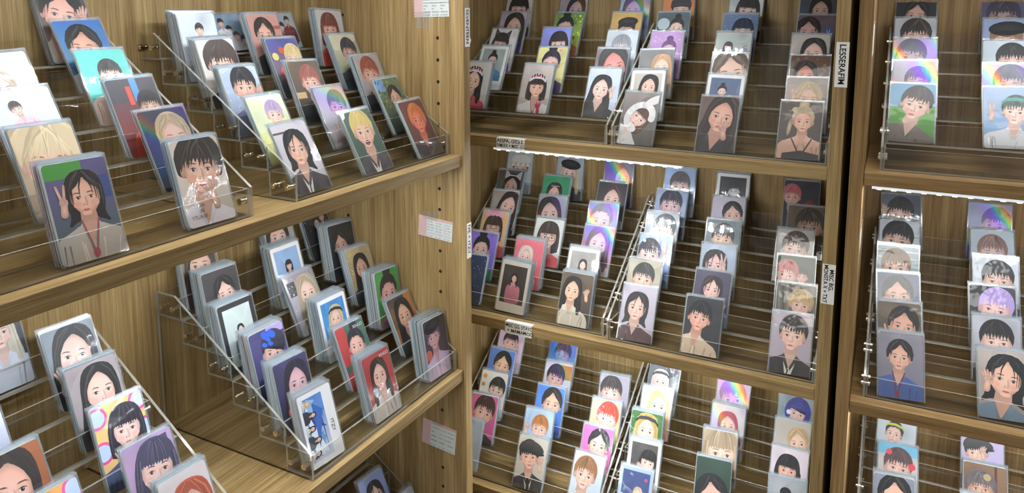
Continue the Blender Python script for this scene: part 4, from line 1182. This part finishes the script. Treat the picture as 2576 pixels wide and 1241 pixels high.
def sleeve_mesh(w, h, film, rnd, full=True):
    """clear sleeve pocket: two sheets with a slightly wavy mouth and welded side rims"""
    sw, sh, y0, y1 = w / 2 + 0.0016, h + 0.0030, -0.00085, 0.00055
    V, F, Mi = [], [], []

    def q(a, b2, c, d, mi):
        k = len(V)
        V.extend((a, b2, c, d))
        F.append([k, k + 1, k + 2, k + 3])
        Mi.append(mi)
    if full:
        nx = 6
        z0 = -0.0008
        for i in range(nx):
            xa, xb = -sw + 2 * sw * i / nx, -sw + 2 * sw * (i + 1) / nx
            q((xa, y0, z0), (xb, y0, z0), (xb, y0, sh - 0.0022), (xa, y0, sh - 0.0022), 0)
            za, zb = rnd.uniform(-.0004, .0005), rnd.uniform(-.0004, .0005)
            q((xa, y0, sh - 0.0022), (xb, y0, sh - 0.0022), (xb, y0 - .0003 * (i % 2), sh + zb), (xa, y0 - .0003 * ((i + 1) % 2), sh + za), 1)
    for sx in (-1, 1):
        xa, xb = sorted((sx * sw, sx * (sw - 0.0011)))
        q((sx * sw, y0, -0.0008), (sx * sw, y1, -0.0008), (sx * sw, y1, sh), (sx * sw, y0, sh), 1)
        q((xa, y1, -0.0008), (xb, y1, -0.0008), (xb, y1, sh), (xa, y1, sh), 1)
        if full:
            q((xa, y0 - 0.00003, -0.0008), (xb, y0 - 0.00003, -0.0008), (xb, y0 - 0.00003, sh), (xa, y0 - 0.00003, sh), 1)
    q((-sw, y1, h - 0.0004), (sw, y1, h - 0.0004), (sw, y1, sh), (-sw, y1, sh), 1)
    if not full:
        q((-sw, y0, sh), (sw, y0, sh), (sw, y1, sh), (-sw, y1, sh), 1)
    me = bpy.data.meshes.new('sleeve')
    me.from_pydata(V, [], F)
    me.materials.append(MATS[film])
    me.materials.append(MATS['sleeve_rim'])
    me.polygons.foreach_set('material_index', Mi)
    return me


RND = random.Random(7)
SH = 0.0855
BODY = card_body(CW, SH, 'card_white')
BODY_L = card_body(SH, CW, 'card_white')
SLEEVES = [sleeve_mesh(CW, SH, 'sleeve_film', RND) for _ in range(5)]
FOILS = [sleeve_mesh(CW, SH, 'foil_film', RND) for _ in range(3)]
SLEEVE_L = sleeve_mesh(SH, CW, 'sleeve_film', RND)
RIM = sleeve_mesh(CW, SH, 'sleeve_film', RND, False)
BACKS = [card_body(CW, SH, 'card_tone_%d' % i) for i in range(len(BACK_COLS))]
ORD = ['front', 'second', 'third', 'fourth', 'fifth', 'topmost']
T0 = 0.0046


def pitch_of(key, n):
    return min(0.0017 if key == 'LB2' else 0.0014, 0.023 / max(1, n))


def back_lean(tier, yb, hgt):
    if tier < 6:
        return math.atan(max(0.004, 0.0393 - yb) / 0.060)
    return math.atan(max(0.004, 0.0385 - yb) / (hgt + 0.003))


def pose(key, tier, x, y, lean, spin):
    m = SMAT[key] @ Matrix.Translation((x, (tier - 1) * TD + y, (tier - 1) * STEP_H.get(key, 0.030) + 0.0034 + 0.028 * abs(sin(spin))))
    m = m @ Matrix.Rotation(-lean, 4, 'X') @ Matrix.Rotation(-spin, 4, 'Y')
    return m


BACK_SINGLE = []      # (size, key, tier, x, y, lean, spin, tone, desc)
for row in CARDS.strip().split('\n'):
    a, spec, desc = row.split('|')
    key, tier, n, x, lean, spin = a.split()
    tier, n, x, lean, spin = int(tier), int(n), float(x) / 1000, radians(float(lean)), radians(float(spin))
    rnd = random.Random(key + str(tier) + desc)
    front = tier == 1 or (tier == 2 and key in ('C1a', 'R1', 'C3b'))
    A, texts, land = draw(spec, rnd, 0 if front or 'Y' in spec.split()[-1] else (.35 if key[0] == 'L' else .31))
    foil = 'R' in spec.split()[-1].split(';')
    n = 0 if land else n
    half = (SH if land else CW) / 2 + 0.0018
    hgt = CW if land else SH
    x = min(max(x, 0.0058 + half), SW - 0.0058 - half)
    # a pile rests on the lip of the step behind it; the front lean is already limited by the pile
    pit = pitch_of(key, n)
    yb = T0 + n * pit
    lb = min(lean, back_lean(tier, yb, hgt))
    r = put('photocard', None)
    r.matrix_world = pose(key, tier, x, T0, lean, spin)
    tag(r, 'photocard showing %s, %s step' % (desc, ORD[tier - 1]), 'photocard', 'picture-side photocards at the front of the piles')
    put('card_stock', BODY_L if land else BODY, r)
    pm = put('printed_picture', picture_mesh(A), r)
    for s, px, py, size, rot, hc in texts:
        nm = 'ink_' + hc
        if nm not in MATS:
            plain(nm, hc, 0.5)
        t = put('lettering', text_mesh(s, size * CW, nm), pm, ((px - 0.5) * CW, -0.00081, (CH - py) * CW), (pi / 2, 0, 0) if rot == 0 else ((pi / 2, radians(90), 0) if rot == -90 else (pi / 2, 0, 0)))
        if rot == 180:
            t.scale.x = -1
    put('sleeve', SLEEVE_L if land else (rnd.choice(FOILS) if foil else rnd.choice(SLEEVES)), r)
    d = (r.matrix_world.translation - CAM_AT).length
    for k in range(1, n + 1):
        f = k / max(1, n)
        le = lean + (lb - lean) * f
        BACK_SINGLE.append(((1 / d) * (2.0 if key.startswith('LB2') else 1.3 if key in ('LA2', 'C2a') else 1.0) - 0.02 * k, key, tier, x + rnd.uniform(-.0009, .0009), T0 + k * pit, le,
                            spin + rnd.uniform(-.006, .006), rnd.choices(range(len(BACK_COLS)), [8, 8, 8, 5, 5, 3, 2, 3, 2, 4, 1, 1, 2, 1])[0], desc, rnd.uniform(-.0006, .0008)))

BACK_SINGLE.sort(key=lambda q: -q[0])
TONES = ['white', 'pale', 'blue', 'cream', 'steel', 'charcoal', 'lilac', 'mint', 'brown', 'ivory', 'crimson', 'teal', 'black', 'tan']
NSEP = 116
for (_, key, tier, x, y, le, spn, tone, desc, dz) in BACK_SINGLE[:NSEP]:
    r = put('photocard', None)
    r.matrix_world = pose(key, tier, x, y, le, spn) @ Matrix.Translation((0, 0, max(0, dz)))
    ds = ' '.join(desc.replace(',', '').split()[:8])
    tag(r, '%s-edged sleeved photocard filed behind the card of %s' % (TONES[tone], ds), 'photocard', 'cards filed behind the card of ' + ds)
    put('card_stock', BACKS[tone], r)
    put('sleeve', RIM, r)
# all further cards filed in the piles, too many to pick apart one by one
V, F, Mi = [], [], []
mats = ['card_tone_%d' % i for i in range(len(BACK_COLS))] + ['sleeve_rim']
for (_, key, tier, x, y, le, spn, tone, desc, dz) in BACK_SINGLE[NSEP:]:
    mt = pose(key, tier, x, y, le, spn) @ Matrix.Translation((0, 0, max(0, dz)))
    for me, base in ((BACKS[tone], tone), (RIM, len(BACK_COLS))):
        k = len(V)
        V += [tuple(mt @ v.co) for v in me.vertices]
        for p in me.polygons:
            F.append([k + i for i in p.vertices])
            Mi.append(base)
me = bpy.data.meshes.new('filed_photocards')
me.from_pydata(V, [], F)
for q in mats:
    me.materials.append(MATS[q])
me.polygons.foreach_set('material_index', Mi)
tag(put('filed_photocards', me), 'tightly filed sleeved photocards seen edge-on behind the front cards', 'photocards', None, 'stuff')

# ------------------------------------------------------------------ handwritten labels
def note(label, loc, rot, w, h, lines, size, fold=0.0, rz_text=0, mat='paper', tab=0.0):
    """paper label in its own x-z plane facing -y, origin at its lower left corner"""
    r = put('shelf_label', None, None, loc, rot)
    tag(r, label, 'label', 'handwritten labels')
    mb = MB().quad_box(0, w, -0.00025, -0.00002, 0, h)
    if fold:
        mb.quad_box(0.0006, w - 0.0004, -0.00025, fold, h - 0.0001, h + 0.00015)
    if tab:
        mb.prism([(-0.00025, 0), (-0.00002, 0), (-0.00002, 0.0001), (-0.00025, 0.0001)], w, w)
        k = len(mb.v)
        mb.v += [(w, -0.00014, 0.003), (w + tab, -0.00014, 0.009), (w, -0.00014, 0.014)]
        mb.f.append([k, k + 1, k + 2]); mb.m.append(0)
    p = put('paper', mb.mesh('paper', mat), r)
    for s, px, pz, k in lines:
        t = text_mesh(s, size, 'ink', 0.018)
        for v in t.vertices:          # pen strokes wander a little
            v.co.x += 0.00022 * sin(v.co.y * 900 + v.co.x * 300)
            v.co.y += 0.00030 * sin(v.co.x * 420)
        o = put('lettering', t, p, (px, -0.0004, pz), (pi / 2, radians(rz_text), 0))
        o.scale.x = k
    return r


# on the post of the pin-hole bookcase (front edge of its end panel faces +x)
PX = 0.0051
note('white handwritten tab on the pin-hole post, level with its top chart', (PX, 0.0405, 0.157), (0, 0, pi / 2), 0.0135, 0.0555, [('SEVENTEEN', 0.0034, 0.0535, 0.98)], 0.0096, 0, 90, tab=0.004)
note('white handwritten tab on the pin-hole post, level with its middle chart', (PX, 0.0418, -0.158), (0, 0, pi / 2), 0.0128, 0.0540, [('IVE + ITZY', 0.0032, 0.0515, 1.0)], 0.0098, 0, 90)
# on the post between the middle bay and the black gap
PY = YC - 0.0021
note('upper white handwritten label on the post beside the black gap', (0.4832, PY, 0.1105), (0, 0, 0), 0.0158, 0.0590, [('LESSERAFIM', 0.0045, 0.0565, 0.95)], 0.0108, 0, 90)
note('two-line white handwritten label on the post beside the black gap', (0.4820, PY, -0.1855), (0, 0, 0), 0.0166, 0.0560, [('MISC BG,', 0.0094, 0.0490, 1.0), ('MONSTA X + TXT', 0.0022, 0.0548, 0.86)], 0.0076, 0, 90)
# folded over the front edges of the middle shelves
FY = YC - 0.0002
note('two-line label folded over the shelf edge above the glowing strip', (-0.0245, FY, ZC[1] - 0.0172), (0, 0, 0), 0.0520, 0.0172, [('AESPA, GIDLE,', 0.0010, 0.0098, 1.0), ('NMIXX + MISC GG', 0.0010, 0.0022, 0.78)], 0.0080, 0.008)
note('two-line label folded over the shelf edge under the instant-photo card', (-0.0085, FY, ZC[2] - 0.0205), (0, 0, 0), 0.0500, 0.0206, [('MISC GG, STAYC', 0.0008, 0.0122, 0.80), ('+ MAMAMOO', 0.0040, 0.0034, 0.95)], 0.0084, 0.010)

# ------------------------------------------------------------------ paper charts taped to the end panel (faces -y)
def chart(label, loc, rot_y, w, h, rows, tape):
    r = put('paper_chart', None, None, loc, (0, rot_y, 0))
    tag(r, label, 'paper chart', 'taped paper charts')
    p = put('sheet', MB().quad_box(0, w, -0.0003, -0.0001, 0, h).mesh('sheet', 'paper_grey'), r)
    put('header_band', MB().quad_box(0, w, -0.00036, -0.0003, h - 0.0042, h).mesh('header_band', 'paper_pink'), p)
    put('margin_band', MB().quad_box(0, w * 0.25, -0.00036, -0.0003, 0, h - 0.0042).mesh('margin_band', 'paper_pink'), p)
    nr = len(rows)
    rh = (h - 0.0052) / nr
    for i, cells in enumerate(rows):
        zz = h - 0.0046 - (i + 0.75) * rh
        dot = text_mesh(str(i + 1), 0.0022, 'ink')
        put('lettering', dot, p, (0.0006, -0.0005, zz), (pi / 2, 0, 0))
        for j, s in enumerate(cells):
            put('lettering', text_mesh(s, min(0.0031, w * 0.245 / max(4, len(s)) * 1.55), 'ink'), p, (w * (0.265 + 0.247 * j), -0.0005, zz), (pi / 2, 0, 0))
    for j in range(3):
        put('lettering', text_mesh(str(j + 1), 0.0026, 'ink'), p, (w * (0.45 + 0.25 * j), -0.0005, h - 0.0034), (pi / 2, 0, 0))
    tx, tz, tw, thh = tape
    bm_v, bm_f = [], []
    for i in range(9):
        for j in range(5):
            bm_v.append((tx + tw * i / 8, -0.0007 - 0.0006 * abs(sin(i * 2.1 + j * 1.3)), tz + thh * j / 4))
    for i in range(8):
        for j in range(4):
            k = i * 5 + j
            bm_f.append([k, k + 5, k + 6, k + 1])
    me = bpy.data.meshes.new('clear_tape')
    me.from_pydata(bm_v, [], bm_f)
    me.materials.append(MATS['tape_film'])
    put('clear_tape', me, p)
    return r


EY = 0.0371
nm3 = lambda s: (s, s, s)
chart('pink-edged paper chart taped highest on the pin-hole panel', (-0.0790, EY, 0.1985), radians(-1.5), 0.0605, 0.045,
      [nm3('JEONGHAN'), nm3('JOSHUA'), nm3('HOSHI'), nm3('UNIT/GROUP'), nm3('SEUNGKWAN'), nm3('DINO'), nm3('DK'), nm3('VERNON'), nm3('S.COUPS')], (0.002, -0.016, 0.026, 0.024))
chart('pink-edged paper chart taped between the upper and lower pin-hole shelves', (-0.0790, EY, -0.1305), radians(4.0), 0.0610, 0.0315,
      [('IVE - REI', 'IVE - YUJIN', 'IVE GROUP/UNIT'), ('IVE - GAEUL', 'IVE - LIZ', 'IVE - LEESEO'), nm3('ITZY - YUNA'), nm3('ITZY - LIA'), nm3('ITZY - CHAERYEONG'), ('ITZY - YEJI', 'ITZY - YEJI', 'ITZY - RYUJIN')], (0.008, 0.027, 0.026, 0.013))
chart('pink-edged paper chart taped below the lower pin-hole shelf', (-0.0785, EY, -0.4700), radians(5.0), 0.0620, 0.0415,
      [('P1HARMONY', 'FANTASY BOYS', 'AMPERS&ONE'), ('WEI', 'LUCY + DAY6', 'CRAVITY'), ('XIKERS', 'DKZ + TNX', 'EPEX'), nm3('TEMPEST'), ('BTS - JIN', 'BTS - SUGA', 'BTS - JHOPE, RM')], (0.018, 0.038, 0.020, 0.008))

# edges of two more charts taped inside the bookcase beyond the black gap (on its inner left face)
for z0, hh, lb in ((0.150, 0.046, 'white paper chart seen edge-on high inside the redder bookcase'), (-0.115, 0.034, 'white paper chart seen edge-on below the strip inside the redder bookcase')):
    q = RP(0.0195, 0.012)
    r = put('paper_chart', None, None, (q[0], q[1], z0), (0, 0, AR))
    tag(r, lb, 'paper chart', 'taped paper charts')
    p = put('sheet', MB().quad_box(0.0001, 0.0003, 0, 0.060, 0, hh).mesh('sheet', 'paper'), r)
    put('header_band', MB().quad_box(0.0003, 0.00036, 0, 0.060, hh - 0.0042, hh).mesh('header_band', 'paper_pink'), p)
